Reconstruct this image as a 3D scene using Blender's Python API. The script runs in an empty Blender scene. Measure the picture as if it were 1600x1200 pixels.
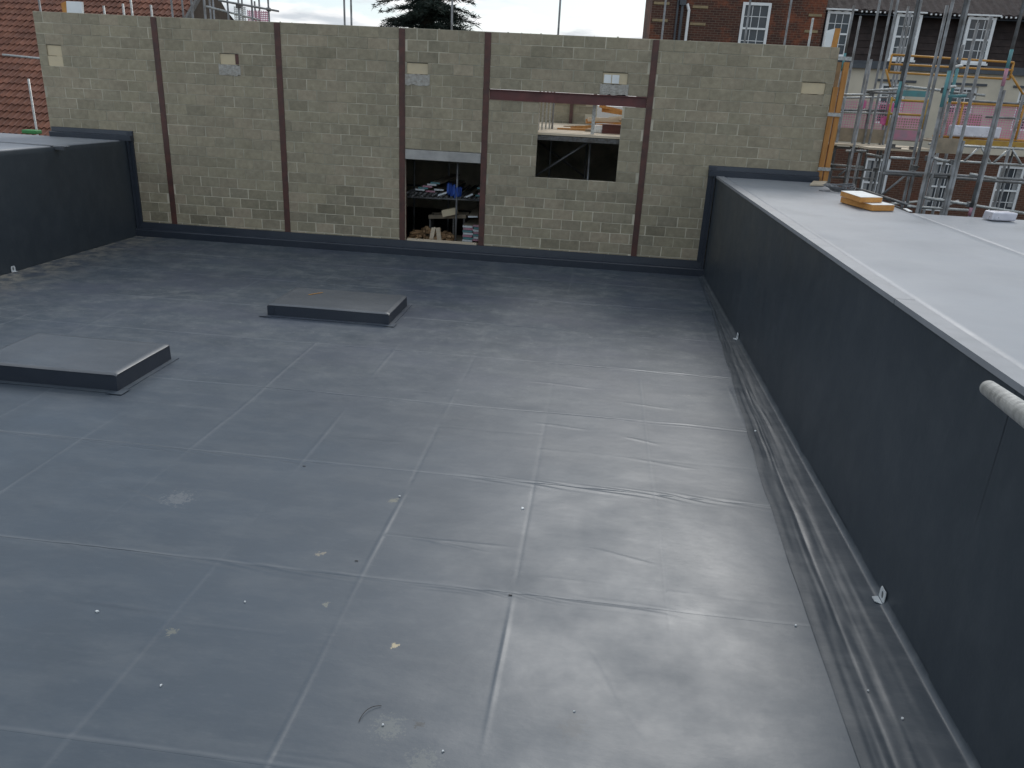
import bpy, math, random
import numpy as np
from mathutils import Vector, Matrix
R = math.radians
random.seed(7); rng = np.random.default_rng(11)
scene = bpy.context.scene
COL = scene.collection

# ------------------------------------------------------------------ camera
HC, FPX = 3.648, 1197.76
pit, rol, yaw = 0.36068, 0.05242, -0.09440
fw = Vector((math.sin(yaw)*math.cos(pit), math.cos(yaw)*math.cos(pit), -math.sin(pit)))
rt0 = Vector((math.cos(yaw), -math.sin(yaw), 0)); up0 = rt0.cross(fw)
rt = math.cos(rol)*rt0 + math.sin(rol)*up0; up = -math.sin(rol)*rt0 + math.cos(rol)*up0
cam = bpy.data.cameras.new('camera'); co = bpy.data.objects.new('camera', cam); COL.objects.link(co)
m = Matrix.Identity(4)
for i, v in enumerate((rt, up, -fw)):
    for j in range(3): m[j][i] = v[j]
m.translation = (0, 0, HC); co.matrix_world = m
cam.sensor_width = 36; cam.lens = FPX/1600*36; cam.clip_start = .05; cam.clip_end = 2000
scene.camera = co
def project(p):                                     # only used to rank which repeats show largest
    d = Vector(p)-Vector((0, 0, HC)); z = d.dot(fw)
    return 800+FPX*d.dot(rt)/z, 600-FPX*d.dot(up)/z, z

# ------------------------------------------------------------------ sky and sun (bright broken cloud)
SUN_EL, SUN_AZ = R(43), R(9)                        # azimuth measured from +Y towards +X
w = bpy.data.worlds.new('World'); scene.world = w; w.use_nodes = True
nt = w.node_tree; N = nt.nodes; L = nt.links; N.clear()
out = N.new('ShaderNodeOutputWorld'); bg = N.new('ShaderNodeBackground'); bg.inputs[1].default_value = .1
sky = N.new('ShaderNodeTexSky'); sky.sky_type = 'NISHITA'; sky.sun_disc = False
sky.sun_elevation = SUN_EL; sky.sun_rotation = SUN_AZ; sky.dust_density = 2.0
tc = N.new('ShaderNodeTexCoord'); sx = N.new('ShaderNodeSeparateXYZ'); L.new(tc.outputs['Generated'], sx.inputs[0])
zc = N.new('ShaderNodeMath'); zc.operation = 'ABSOLUTE'; L.new(sx.outputs[2], zc.inputs[0])
za = N.new('ShaderNodeMath'); za.operation = 'ADD'; za.inputs[1].default_value = .16; L.new(zc.outputs[0], za.inputs[0])
cb = N.new('ShaderNodeCombineXYZ')
for k in (0, 1):
    dv = N.new('ShaderNodeMath'); dv.operation = 'DIVIDE'; L.new(sx.outputs[k], dv.inputs[0]); L.new(za.outputs[0], dv.inputs[1]); L.new(dv.outputs[0], cb.inputs[k])
n1 = N.new('ShaderNodeTexNoise'); n1.inputs['Scale'].default_value = 1.5; n1.inputs['Detail'].default_value = 9; n1.inputs['Roughness'].default_value = .55; n1.inputs['Distortion'].default_value = .2
n2 = N.new('ShaderNodeTexNoise'); n2.inputs['Scale'].default_value = 2.2; n2.inputs['Detail'].default_value = 8; n2.inputs['Roughness'].default_value = .5
mp = N.new('ShaderNodeMapping'); mp.inputs['Location'].default_value = (4.3, 1.7, 3.1)
L.new(cb.outputs[0], n1.inputs['Vector']); L.new(cb.outputs[0], mp.inputs[0]); L.new(mp.outputs[0], n2.inputs['Vector'])
r1 = N.new('ShaderNodeValToRGB'); r1.color_ramp.elements[0].position = .46; r1.color_ramp.elements[1].position = .55
r2 = N.new('ShaderNodeValToRGB'); r2.color_ramp.elements[0].position = .40; r2.color_ramp.elements[1].position = .55
r2.color_ramp.elements[0].color = (.58, .62, .665, 1); r2.color_ramp.elements[1].color = (1, 1, 1, 1)
L.new(n1.outputs[0], r1.inputs[0]); L.new(n2.outputs[0], r2.inputs[0])
sc10 = N.new('ShaderNodeVectorMath'); sc10.operation = 'SCALE'; sc10.inputs[3].default_value = 9.6; L.new(r2.outputs[0], sc10.inputs[0])
mx = N.new('ShaderNodeMix'); mx.data_type = 'RGBA'
mn = N.new('ShaderNodeMix'); mn.data_type = 'RGBA'; mn.inputs[0].default_value = .45; mn.inputs[7].default_value = (6.0, 8.0, 9.6, 1)
L.new(sky.outputs[0], mn.inputs[6])
L.new(r1.outputs[0], mx.inputs[0]); L.new(mn.outputs[2], mx.inputs[6]); L.new(sc10.outputs[0], mx.inputs[7])
L.new(mx.outputs[2], bg.inputs[0]); L.new(bg.outputs[0], out.inputs[0])
sl = bpy.data.lights.new('sun', 'SUN'); sl.energy = 1.2; sl.angle = R(24); sl.color = (1, .985, .955)
so = bpy.data.objects.new('sun', sl); COL.objects.link(so); so.location = (0, 0, 30)
so.rotation_euler = Vector((math.sin(SUN_AZ)*math.cos(SUN_EL), math.cos(SUN_AZ)*math.cos(SUN_EL), math.sin(SUN_EL))).to_track_quat('Z', 'Y').to_euler()
vs = scene.view_settings; vs.view_transform = 'Standard'; vs.look = 'None'; vs.exposure = .25; vs.gamma = 1; vs.use_curve_mapping = False

# ------------------------------------------------------------------ materials
MATS = {}
def principled(name):
    mt = bpy.data.materials.new(name); mt.use_nodes = True
    return mt, mt.node_tree.nodes, mt.node_tree.links, mt.node_tree.nodes['Principled BSDF']
def noise(N, L, scale, detail=5, rough=.55, vec=None, stretch=None):
    g = N.new('ShaderNodeNewGeometry'); n = N.new('ShaderNodeTexNoise')
    n.inputs['Scale'].default_value = scale; n.inputs['Detail'].default_value = detail; n.inputs['Roughness'].default_value = rough
    src = vec or g.outputs['Position']
    if stretch:
        mp = N.new('ShaderNodeMapping'); mp.inputs['Scale'].default_value = stretch; L.new(src, mp.inputs[0]); src = mp.outputs[0]
    L.new(src, n.inputs['Vector']); return n.outputs[0]
def ramp(N, L, fac, stops):
    r = N.new('ShaderNodeValToRGB'); e = r.color_ramp.elements
    while len(e) < len(stops): e.new(.5)
    for k, (p, c) in enumerate(stops):
        e[k].position = p; e[k].color = (c, c, c, 1) if isinstance(c, (int, float)) else (*c, 1)
    L.new(fac, r.inputs[0]); return r.outputs[0]
def mixc(N, L, fac, a, b, mode='MIX'):
    mx = N.new('ShaderNodeMix'); mx.data_type = 'RGBA'; mx.blend_type = mode
    for sock, v in ((mx.inputs[0], fac), (mx.inputs[6], a), (mx.inputs[7], b)):
        if isinstance(v, (int, float)): sock.default_value = v
        elif isinstance(v, tuple): sock.default_value = (*v, 1)
        else: L.new(v, sock)
    return mx.outputs[2]
def math_(N, L, op, a, b=None, clamp=False):
    n = N.new('ShaderNodeMath'); n.operation = op; n.use_clamp = clamp
    for s, v in zip(n.inputs, (a, b)):
        if v is None: continue
        if isinstance(v, (int, float)): s.default_value = v
        else: L.new(v, s)
    return n.outputs[0]
def bump(N, L, B, h, strength, dist):
    b = N.new('ShaderNodeBump'); b.inputs['Strength'].default_value = strength; b.inputs['Distance'].default_value = dist
    L.new(h, b.inputs['Height']); L.new(b.outputs[0], B.inputs['Normal'])
def M(name, col, rough=.7, col2=None, scale=6., bstr=0., bscale=60., metal=0., spec=.5, obj_rand=0., stretch=None, bdist=.01):
    if name in MATS: return MATS[name]
    mt, N, L, B = principled(name)
    c2 = col2 or tuple(v*.72 for v in col)
    f = ramp(N, L, noise(N, L, scale, stretch=stretch), [(.35, 0.), (.65, 1.)])
    c = mixc(N, L, f, col, c2)
    if obj_rand:
        oi = N.new('ShaderNodeObjectInfo')
        v = math_(N, L, 'MULTIPLY_ADD', oi.outputs['Random'], obj_rand); v.node.inputs[2].default_value = 1-obj_rand/2
        cc = N.new('ShaderNodeCombineColor')
        for k in range(3): L.new(v, cc.inputs[k])
        c = mixc(N, L, 1., c, cc.outputs[0], 'MULTIPLY')
    L.new(c, B.inputs['Base Color'])
    rr = ramp(N, L, noise(N, L, scale*1.7), [(.3, max(0, rough-.1)), (.7, min(1, rough+.1))])
    L.new(rr, B.inputs['Roughness'])
    B.inputs['Metallic'].default_value = metal; B.inputs['Specular IOR Level'].default_value = spec
    if bstr: bump(N, L, B, noise(N, L, bscale, stretch=stretch), bstr, bdist)
    MATS[name] = mt; return mt

def block_material(name, stuff):
    mt, N, L, B = principled(name)
    if stuff:
        a = N.new('ShaderNodeAttribute'); a.attribute_name = 'rnd'; rnd = a.outputs['Fac']
    else:
        rnd = N.new('ShaderNodeObjectInfo').outputs['Random']
    c = ramp(N, L, rnd, [(0., (.215, .190, .134)), (.2, (.325, .288, .202)), (.42, (.375, .325, .228)), (.6, (.27, .244, .178)), (.8, (.41, .34, .245)), (1., (.235, .21, .152))])
    # softly smeared, slightly greyer upper lifts; warmer lower lifts
    g = N.new('ShaderNodeNewGeometry'); s = N.new('ShaderNodeSeparateXYZ'); L.new(g.outputs['Position'], s.inputs[0])
    zf = ramp(N, L, math_(N, L, 'MULTIPLY', s.outputs[2], .2), [(.22, 0.), (.36, 1.)])
    c = mixc(N, L, math_(N, L, 'MULTIPLY', zf, .36), c, (.338, .300, .22))
    big = ramp(N, L, noise(N, L, .9, 4), [(.3, 0.), (.7, 1.)])
    c = mixc(N, L, math_(N, L, 'MULTIPLY', big, .30), c, (.36, .295, .22))
    sm = ramp(N, L, noise(N, L, 5.5, 7, .72, stretch=(.8, 1, 1.5)), [(.54, 0.), (.66, 1.)])
    c = mixc(N, L, math_(N, L, 'MULTIPLY', sm, .38), c, (.44, .395, .30))
    dm = ramp(N, L, noise(N, L, 1.7, 6, .7), [(.52, 1.), (.72, .80)])
    c = mixc(N, L, 1., c, dm, 'MULTIPLY')
    f = ramp(N, L, noise(N, L, 9, 6, .65), [(.3, .82), (.7, 1.12)])
    c = mixc(N, L, 1., c, f, 'MULTIPLY')
    f2 = ramp(N, L, noise(N, L, 160, 3, .7), [(.3, .85), (.7, 1.1)])
    c = mixc(N, L, 1., c, f2, 'MULTIPLY')
    L.new(c, B.inputs['Base Color']); B.inputs['Roughness'].default_value = .93; B.inputs['Specular IOR Level'].default_value = .2
    bump(N, L, B, noise(N, L, 70, 6, .7), .55, .012)
    return mt
MAT_BLOCK, MAT_BLOCK_S = block_material('blockwork', False), block_material('blockwork_joined', True)

def mortar_material():
    mt, N, L, B = principled('mortar')
    g = N.new('ShaderNodeNewGeometry'); s = N.new('ShaderNodeSeparateXYZ'); L.new(g.outputs['Position'], s.inputs[0])
    zf = ramp(N, L, math_(N, L, 'MULTIPLY', s.outputs[2], .2), [(.24, 0.), (.34, 1.)])
    a = mixc(N, L, ramp(N, L, noise(N, L, 3), [(.35, 0.), (.65, 1.)]), (.66, .60, .47), (.52, .47, .365))
    b = mixc(N, L, ramp(N, L, noise(N, L, 1.6, 6), [(.40, 0.), (.6, 1.)]), (.34, .315, .245), (.56, .51, .40))
    L.new(mixc(N, L, zf, a, b), B.inputs['Base Color']); B.inputs['Roughness'].default_value = .95
    B.inputs['Specular IOR Level'].default_value = .2
    bump(N, L, B, noise(N, L, 50, 5, .7), .6, .01)
    return mt
MAT_MORTAR = mortar_material()

STAINS = [(-1.13, 4.27, .035, (.42, .35, .22), .9), (-2.02, 5.27, .045, (.30, .26, .19), .6), (-1.75, 4.63, .035, (.26, .25, .19), .5),
          (-2.70, 4.15, .05, (.24, .23, .17), .45), (-.98, 3.55, .12, (.20, .21, .18), .28), (-.80, 3.61, .045, (.03, .033, .036), .85),
          (-1.66, 6.25, .06, (.24, .22, .15), .5), (-.72, 3.33, .12, (.20, .21, .18), .25), (.14, 3.72, .12, (.05, .055, .06), .45), (-3.6, 5.9, .16, (.2, .2, .2), .4)]
def membrane_material(name, base, dust, dusty=1., rough=.36, roof=False):
    mt, N, L, B = principled(name)
    g = N.new('ShaderNodeNewGeometry'); s = N.new('ShaderNodeSeparateXYZ'); L.new(g.outputs['Position'], s.inputs[0])
    c = mixc(N, L, ramp(N, L, noise(N, L, .55, 5), [(.32, 0.), (.68, 1.)]), base, tuple(v*1.22 for v in base))
    f = ramp(N, L, noise(N, L, 2.3, 8, .68, stretch=(.55, 1.5, 1)), [(.46, 0.), (.72, 1.)])
    c = mixc(N, L, math_(N, L, 'MULTIPLY', f, .35*dusty), c, dust)
    f = ramp(N, L, noise(N, L, 14, 6, .7, stretch=(.5, 1.6, 1)), [(.55, 0.), (.75, 1.)])
    c = mixc(N, L, math_(N, L, 'MULTIPLY', f, .22*dusty), c, dust)
    rgh = ramp(N, L, noise(N, L, 1.3, 6, .6), [(.3, rough-.07), (.7, rough+.09)])
    if roof:
        # foot-trodden dust towards the far end, where the trades walk in and out
        far = ramp(N, L, math_(N, L, 'MULTIPLY', s.outputs[1], .05), [(.36, 0.), (.62, 1.)])
        sc = ramp(N, L, noise(N, L, 2.6, 12, .82, stretch=(.8, 1.1, 1)), [(.47, 0.), (.62, 1.)])
        c = mixc(N, L, math_(N, L, 'MULTIPLY', math_(N, L, 'MULTIPLY', far, sc), .5), c, (.19, .20, .205))
        sp = ramp(N, L, noise(N, L, 9, 10, .85, stretch=(.75, 1.2, 1)), [(.58, 0.), (.66, 1.)])
        c = mixc(N, L, math_(N, L, 'MULTIPLY', math_(N, L, 'MULTIPLY', far, sp), .8), c, (.36, .355, .34))
        dk = ramp(N, L, noise(N, L, .8, 6, .65, stretch=(.6, 1.2, 1)), [(.45, 0.), (.62, 1.)])
        c = mixc(N, L, math_(N, L, 'MULTIPLY', math_(N, L, 'MULTIPLY', far, dk), .6), c, (.058, .068, .098))
        # worn ridges over the laps and board joints
        at = N.new('ShaderNodeAttribute'); at.attribute_name = 'ridge'
        c = mixc(N, L, math_(N, L, 'MULTIPLY', at.outputs['Fac'], .26, True), c, (.24, .25, .26))
        # builder's dust swept into the left-hand corner
        lx = ramp(N, L, math_(N, L, 'MULTIPLY', math_(N, L, 'ADD', s.outputs[0], 11.), .5), [(.0, 1.), (.45, .25), (.8, 0.)])
        cn = ramp(N, L, noise(N, L, 3.2, 9, .75), [(.44, 0.), (.58, 1.)])
        c = mixc(N, L, math_(N, L, 'MULTIPLY', math_(N, L, 'MULTIPLY', lx, cn), .75), c, (.34, .31, .25))
        wob = noise(N, L, 26, 6, .75)
        for (x, y, r, colr, k) in STAINS:
            dx = math_(N, L, 'SUBTRACT', s.outputs[0], x); dy = math_(N, L, 'SUBTRACT', s.outputs[1], y)
            d = math_(N, L, 'SQRT', math_(N, L, 'ADD', math_(N, L, 'MULTIPLY', dx, dx), math_(N, L, 'MULTIPLY', dy, dy)))
            d = math_(N, L, 'ADD', math_(N, L, 'DIVIDE', d, r), math_(N, L, 'MULTIPLY', math_(N, L, 'SUBTRACT', wob, .5), 5.))
            f = ramp(N, L, d, [(.45, 1.), (.75, 0.)])
            c = mixc(N, L, math_(N, L, 'MULTIPLY', f, k), c, colr)
        rgh = math_(N, L, 'ADD', rgh, math_(N, L, 'MULTIPLY', far, .06))
    L.new(c, B.inputs['Base Color']); L.new(rgh, B.inputs['Roughness'])
    h = math_(N, L, 'ADD', math_(N, L, 'MULTIPLY', noise(N, L, 5, 6, .6, stretch=(.7, 1.3, 1)), .8), math_(N, L, 'MULTIPLY', noise(N, L, 90, 3), .05))
    bump(N, L, B, h, .28, .012)
    return mt
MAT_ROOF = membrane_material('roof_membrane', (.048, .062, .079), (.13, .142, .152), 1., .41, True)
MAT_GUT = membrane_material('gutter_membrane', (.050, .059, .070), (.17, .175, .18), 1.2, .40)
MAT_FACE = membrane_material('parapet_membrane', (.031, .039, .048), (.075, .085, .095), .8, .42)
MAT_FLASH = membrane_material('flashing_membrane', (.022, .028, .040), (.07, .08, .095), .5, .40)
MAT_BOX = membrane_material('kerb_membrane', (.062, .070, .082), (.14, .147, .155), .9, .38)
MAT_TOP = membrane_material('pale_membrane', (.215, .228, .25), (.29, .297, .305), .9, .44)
MAT_TRIM = M('edge_trim', (.26, .267, .285), .5, (.22, .226, .24), 3)
MAT_STEEL = M('red_oxide_steel', (.105, .040, .030), .55, (.065, .032, .026), 5, .2, 90)
MAT_BEAM = M('red_oxide_beam', (.135, .036, .032), .5, (.085, .028, .026), 3, .15, 90)
MAT_CONC = M('lintel_concrete', (.40, .385, .365), .9, (.30, .29, .275), 4, .4, 70)
MAT_PAD = M('padstone', (.47, .45, .41), .9, (.33, .30, .26), 14, .9, 45, bdist=.03)
MAT_CREAM = M('cream_packing', (.60, .50, .33), .85, (.54, .45, .31), 5)
MAT_GALV = M('scaffold_tube', (.25, .255, .262), .5, (.125, .12, .115), 5, .2, 50, metal=.35)
MAT_GALVL = M('bright_tube', (.50, .505, .49), .40, (.30, .305, .295), 26, .3, 120, metal=.55)
MAT_TEAL = M('teal_paint', (.08, .26, .27), .55, (.10, .20, .21), 9)
MAT_PINK = M('pink_paint', (.48, .20, .26), .6, (.36, .22, .26), 9)
MAT_COUP = M('coupler', (.13, .13, .13), .6, (.07, .06, .05), 20, metal=.4)
MAT_OR = M('orange_paint', (.50, .235, .03), .5, (.42, .20, .035), 8)
MAT_YEL = M('yellow_paint', (.46, .27, .03), .5, (.36, .20, .04), 8)
MAT_MESH = M('pink_mesh', (.62, .20, .33), .6, (.60, .34, .42), 3)
MAT_HOT = M('hot_pink_plastic', (.62, .12, .30), .5)
MAT_FOAM = M('foam_board', (.56, .27, .075), .85, (.47, .21, .055), 10, .3, 60)
MAT_WHITE = M('white_facing', (.78, .79, .78), .45, (.70, .71, .70), 4)
MAT_FOIL = M('foil_wrap', (.66, .65, .70), .33, (.54, .53, .59), 6, .22, 9, metal=.4)
MAT_PLANK = M('deck_plank', (.56, .47, .35), .8, (.46, .38, .28), 2.5, .2, 40, obj_rand=.25, stretch=(.3, 6, 6))
MAT_BOARD = M('old_board', (.30, .24, .17), .85, (.20, .165, .12), 5, .3, 40, obj_rand=.5)
MAT_TIMB = M('orange_timber', (.47, .22, .06), .75, (.37, .165, .045), 4, .2, 40, obj_rand=.25, stretch=(6, 6, .5))
MAT_OFFC = M('timber_offcut', (.40, .25, .13), .8, (.28, .17, .09), 6, .2, 40, obj_rand=.5)
MAT_BLUE = M('blue_tarp', (.02, .08, .35), .45, (.015, .05, .25), 9, .5, 14)
MAT_CABLE = M('grey_cable', (.15, .155, .165), .45, (.09, .09, .095), 20)
MAT_CLIP = M('white_clip', (.62, .64, .65), .5, (.52, .54, .55), 20)
MAT_DARKHOLE = M('outlet_recess', (.16, .17, .17), .8)
MAT_TWIG = M('dark_twig', (.035, .028, .022), .8)
MAT_GROUND = M('yard_ground', (.16, .145, .12), .95, (.10, .095, .085), .7, .5, 8)
MAT_INNER_SHADE = M('inner_painted_shade', (.018, .018, .018), .95, (.013, .013, .013), 3)  # near-black colour puts the store room's shade into its surfaces
MAT_GLASS = M('window_glass', (.03, .036, .045), .08, (.05, .058, .07), .7)
MAT_CURT = M('curtain', (.30, .30, .30), .9)
MAT_WFRAME = M('white_frame', (.76, .765, .77), .45, (.70, .705, .71), 3)
MAT_CREAMW = M('cream_render', (.56, .50, .40), .9, (.48, .43, .345), 1.5, .2, 80)
MAT_MANS = M('dark_tile_hanging', (.048, .036, .034), .8, (.033, .026, .025), 5, .5, 30, obj_rand=.35, spec=.15)
MAT_LEAD = M('grey_lead', (.07, .078, .09), .6, (.05, .055, .065), 4)
MAT_QUOIN = M('yellow_stone', (.30, .23, .13), .9, (.22, .17, .10), 6)
MAT_GREEN = M('green_plastic', (.06, .28, .08), .5)
MAT_TILE = M('red_pantile', (.225, .097, .062), .85, (.16, .068, .046), 2.2, .4, 40, obj_rand=.3)
MAT_TILES = M('red_pantile_joined', (.22, .095, .06), .85, (.16, .068, .046), 2.2, .4, 40)
MAT_NEEDLE = M('cedar_needles', (.032, .050, .036), .8, (.018, .030, .024), 1.2)
MAT_BARK = M('bark', (.07, .05, .035), .95, None, 8, .6, 20)
def brick_material(name, a, b, hot, hotfac):
    mt, N, L, B = principled(name)
    g = N.new('ShaderNodeNewGeometry'); s = N.new('ShaderNodeSeparateXYZ'); L.new(g.outputs['Position'], s.inputs[0])
    cbn = N.new('ShaderNodeCombineXYZ'); L.new(math_(N, L, 'ADD', s.outputs[0], s.outputs[1]), cbn.inputs[0]); L.new(s.outputs[2], cbn.inputs[1])
    br = N.new('ShaderNodeTexBrick'); br.inputs['Scale'].default_value = 1; br.inputs['Brick Width'].default_value = .23; br.inputs['Row Height'].default_value = .078
    br.inputs['Mortar Size'].default_value = .007; br.inputs['Bias'].default_value = .1
    br.inputs['Color1'].default_value = (*a, 1); br.inputs['Color2'].default_value = (*b, 1); br.inputs['Mortar'].default_value = (.15, .115, .09, 1)
    L.new(cbn.outputs[0], br.inputs['Vector'])
    f = ramp(N, L, noise(N, L, .9, 6, .7), [(.52, 0.), (.66, 1.)])
    c = mixc(N, L, math_(N, L, 'MULTIPLY', f, hotfac), br.outputs[0], hot)
    L.new(c, B.inputs['Base Color']); B.inputs['Roughness'].default_value = .9; B.inputs['Specular IOR Level'].default_value = .2
    bump(N, L, B, br.outputs['Fac'], -.4, .01)
    return mt
MAT_BRICK = brick_material('dark_red_brick', (.095, .042, .030), (.062, .031, .025), (.27, .085, .042), .7)
MAT_BRICKL = brick_material('lower_red_brick', (.115, .052, .034), (.08, .038, .027), (.17, .06, .035), .5)

# ------------------------------------------------------------------ mesh helpers
class MB:
    def __init__(s): s.v = []; s.f = []
    def add(s, vs, fs):
        o = len(s.v); s.v += [tuple(p) for p in vs]; s.f += [tuple(i+o for i in q) for q in fs]; return s
    def box(s, x0, x1, y0, y1, z0, z1):
        return s.add([(x, y, z) for z in (z0, z1) for y in (y0, y1) for x in (x0, x1)],
                     [(0, 2, 3, 1), (4, 5, 7, 6), (0, 1, 5, 4), (2, 6, 7, 3), (0, 4, 6, 2), (1, 3, 7, 5)])
    def obox(s, c, ax, ay, az):                     # centre and three half-axes
        c, ax, ay, az = map(Vector, (c, ax, ay, az))
        return s.add([c+i*ax+j*ay+k*az for k in (-1, 1) for j in (-1, 1) for i in (-1, 1)],
                     [(0, 2, 3, 1), (4, 5, 7, 6), (0, 1, 5, 4), (2, 6, 7, 3), (0, 4, 6, 2), (1, 3, 7, 5)])
    def rbox(s, cx, cy, z0, lx, ly, h, a):
        ca, sa = math.cos(a), math.sin(a)
        return s.obox((cx, cy, z0+h/2), (ca*lx/2, sa*lx/2, 0), (-sa*ly/2, ca*ly/2, 0), (0, 0, h/2))
    def tube(s, p, q, r, n=10, caps=True, bore=0):
        p, q = Vector(p), Vector(q); d = (q-p).normalized(); a = d.orthogonal().normalized(); b = d.cross(a)
        ring = [(math.cos(2*math.pi*k/n)*a+math.sin(2*math.pi*k/n)*b) for k in range(n)]
        vs = [p+r*e for e in ring]+[q+r*e for e in ring]
        fs = [(k, (k+1) % n, n+(k+1) % n, n+k) for k in range(n)]
        if bore:
            vs += [p+bore*e for e in ring]+[p+bore*e+d*.12 for e in ring]
            fs += [(k, 2*n+k, 2*n+(k+1) % n, (k+1) % n) for k in range(n)]
            fs += [(2*n+k, 3*n+k, 3*n+(k+1) % n, 2*n+(k+1) % n) for k in range(n)]
            fs += [tuple(range(3*n, 4*n))[::-1], tuple(range(n, 2*n))]
        elif caps: fs += [tuple(range(n))[::-1], tuple(range(n, 2*n))]
        return s.add(vs, fs)
    def path(s, pts, r, n=6):
        for a, b in zip(pts[:-1], pts[1:]): s.tube(a, b, r, n)
        return s
    def extrude_x(s, prof, x0, x1):                 # prof: closed list of (y, z)
        n = len(prof)
        return s.add([(x0, y, z) for y, z in prof]+[(x1, y, z) for y, z in prof],
                     [(k, (k+1) % n, n+(k+1) % n, n+k) for k in range(n)]+[tuple(range(n))[::-1], tuple(range(n, 2*n))])
    def build(s, name, mat, parent=None, smooth=False):
        v = np.array(s.v, float)
        if parent is None: o0 = np.array([(v[:, 0].min()+v[:, 0].max())/2, (v[:, 1].min()+v[:, 1].max())/2, v[:, 2].min()])
        else: o0 = np.array(WL[parent.name])
        me = bpy.data.meshes.new(name); me.from_pydata((v-o0).tolist(), [], s.f); me.materials.append(mat); me.update()
        if smooth: me.polygons.foreach_set('use_smooth', [True]*len(me.polygons))
        return link(name, me, parent, o0)
WL = {}
def link(name, me, parent=None, o0=(0, 0, 0), loc=None):
    o = bpy.data.objects.new(name, me); COL.objects.link(o)
    if parent is None: o.location = o0; WL[o.name] = tuple(o0)
    else:
        o.parent = parent
        WL[o.name] = WL[parent.name]
        if loc is not None: o.location = Vector(loc)-Vector(WL[parent.name])
    return o
def tag(o, label, cat, group=None):
    o['label'] = label; o['category'] = cat
    if group: o['group'] = group
    return o
def thing(name, loc, label, cat, group=None):
    o = bpy.data.objects.new(name, None); COL.objects.link(o); o.location = loc; WL[o.name] = tuple(loc); o.empty_display_size = .2
    return tag(o, label, cat, group)
def struct(o): o['kind'] = 'structure'; return o
def stuff(o): o['kind'] = 'stuff'; return o
def fix_normals(o):
    import bmesh
    b = bmesh.new(); b.from_mesh(o.data); bmesh.ops.recalc_face_normals(b, faces=b.faces); b.to_mesh(o.data); b.free(); return o
def bevel(o, wd, seg=2):
    md = o.modifiers.new('bevel', 'BEVEL'); md.width = wd; md.segments = seg; md.limit_method = 'ANGLE'; return o
def vnoise(x, y, seed):
    r = np.random.default_rng(seed).random((64, 64))
    xi = np.floor(x).astype(int); yi = np.floor(y).astype(int); fx = x-xi; fy = y-yi
    fx = fx*fx*(3-2*fx); fy = fy*fy*(3-2*fy)
    g = lambda a, b: r[a % 64, b % 64]
    return (g(xi, yi)*(1-fx)*(1-fy)+g(xi+1, yi)*fx*(1-fy)+g(xi, yi+1)*(1-fx)*fy+g(xi+1, yi+1)*fx*fy)*2-1
def grid_mesh(name, X, Y, Z, mat, parent, ridge=None):
    n, k = X.shape
    co = np.stack([X, Y, Z], -1).reshape(-1, 3)-np.array(WL[parent.name])
    i = np.arange(n*k).reshape(n, k)
    q = np.stack([i[:-1, :-1], i[:-1, 1:], i[1:, 1:], i[1:, :-1]], -1).reshape(-1, 4)
    me = bpy.data.meshes.new(name); me.vertices.add(len(co)); me.vertices.foreach_set('co', co.ravel())
    me.loops.add(q.size); me.loops.foreach_set('vertex_index', q.ravel().astype(np.int32))
    me.polygons.add(len(q)); me.polygons.foreach_set('loop_start', np.arange(0, q.size, 4, dtype=np.int32))
    me.update(calc_edges=True); me.polygons.foreach_set('use_smooth', np.ones(len(q), bool)); me.validate()
    if ridge is not None:
        a = me.attributes.new('ridge', 'FLOAT', 'POINT'); a.data.foreach_set('value', ridge.ravel().astype(np.float32))
    me.materials.append(mat); return link(name, me, parent)

YW = 17.644; XR = 2.556; XL = -10.97; ZT = 4.867; ZP = 2.2; ZG = -3.2

# ------------------------------------------------------------------ ground
g = MB().add([(-400, -200, ZG), (400, -200, ZG), (400, 900, ZG), (-400, 900, ZG)], [(0, 1, 2, 3)]).build('ground', MAT_GROUND); struct(g)

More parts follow.
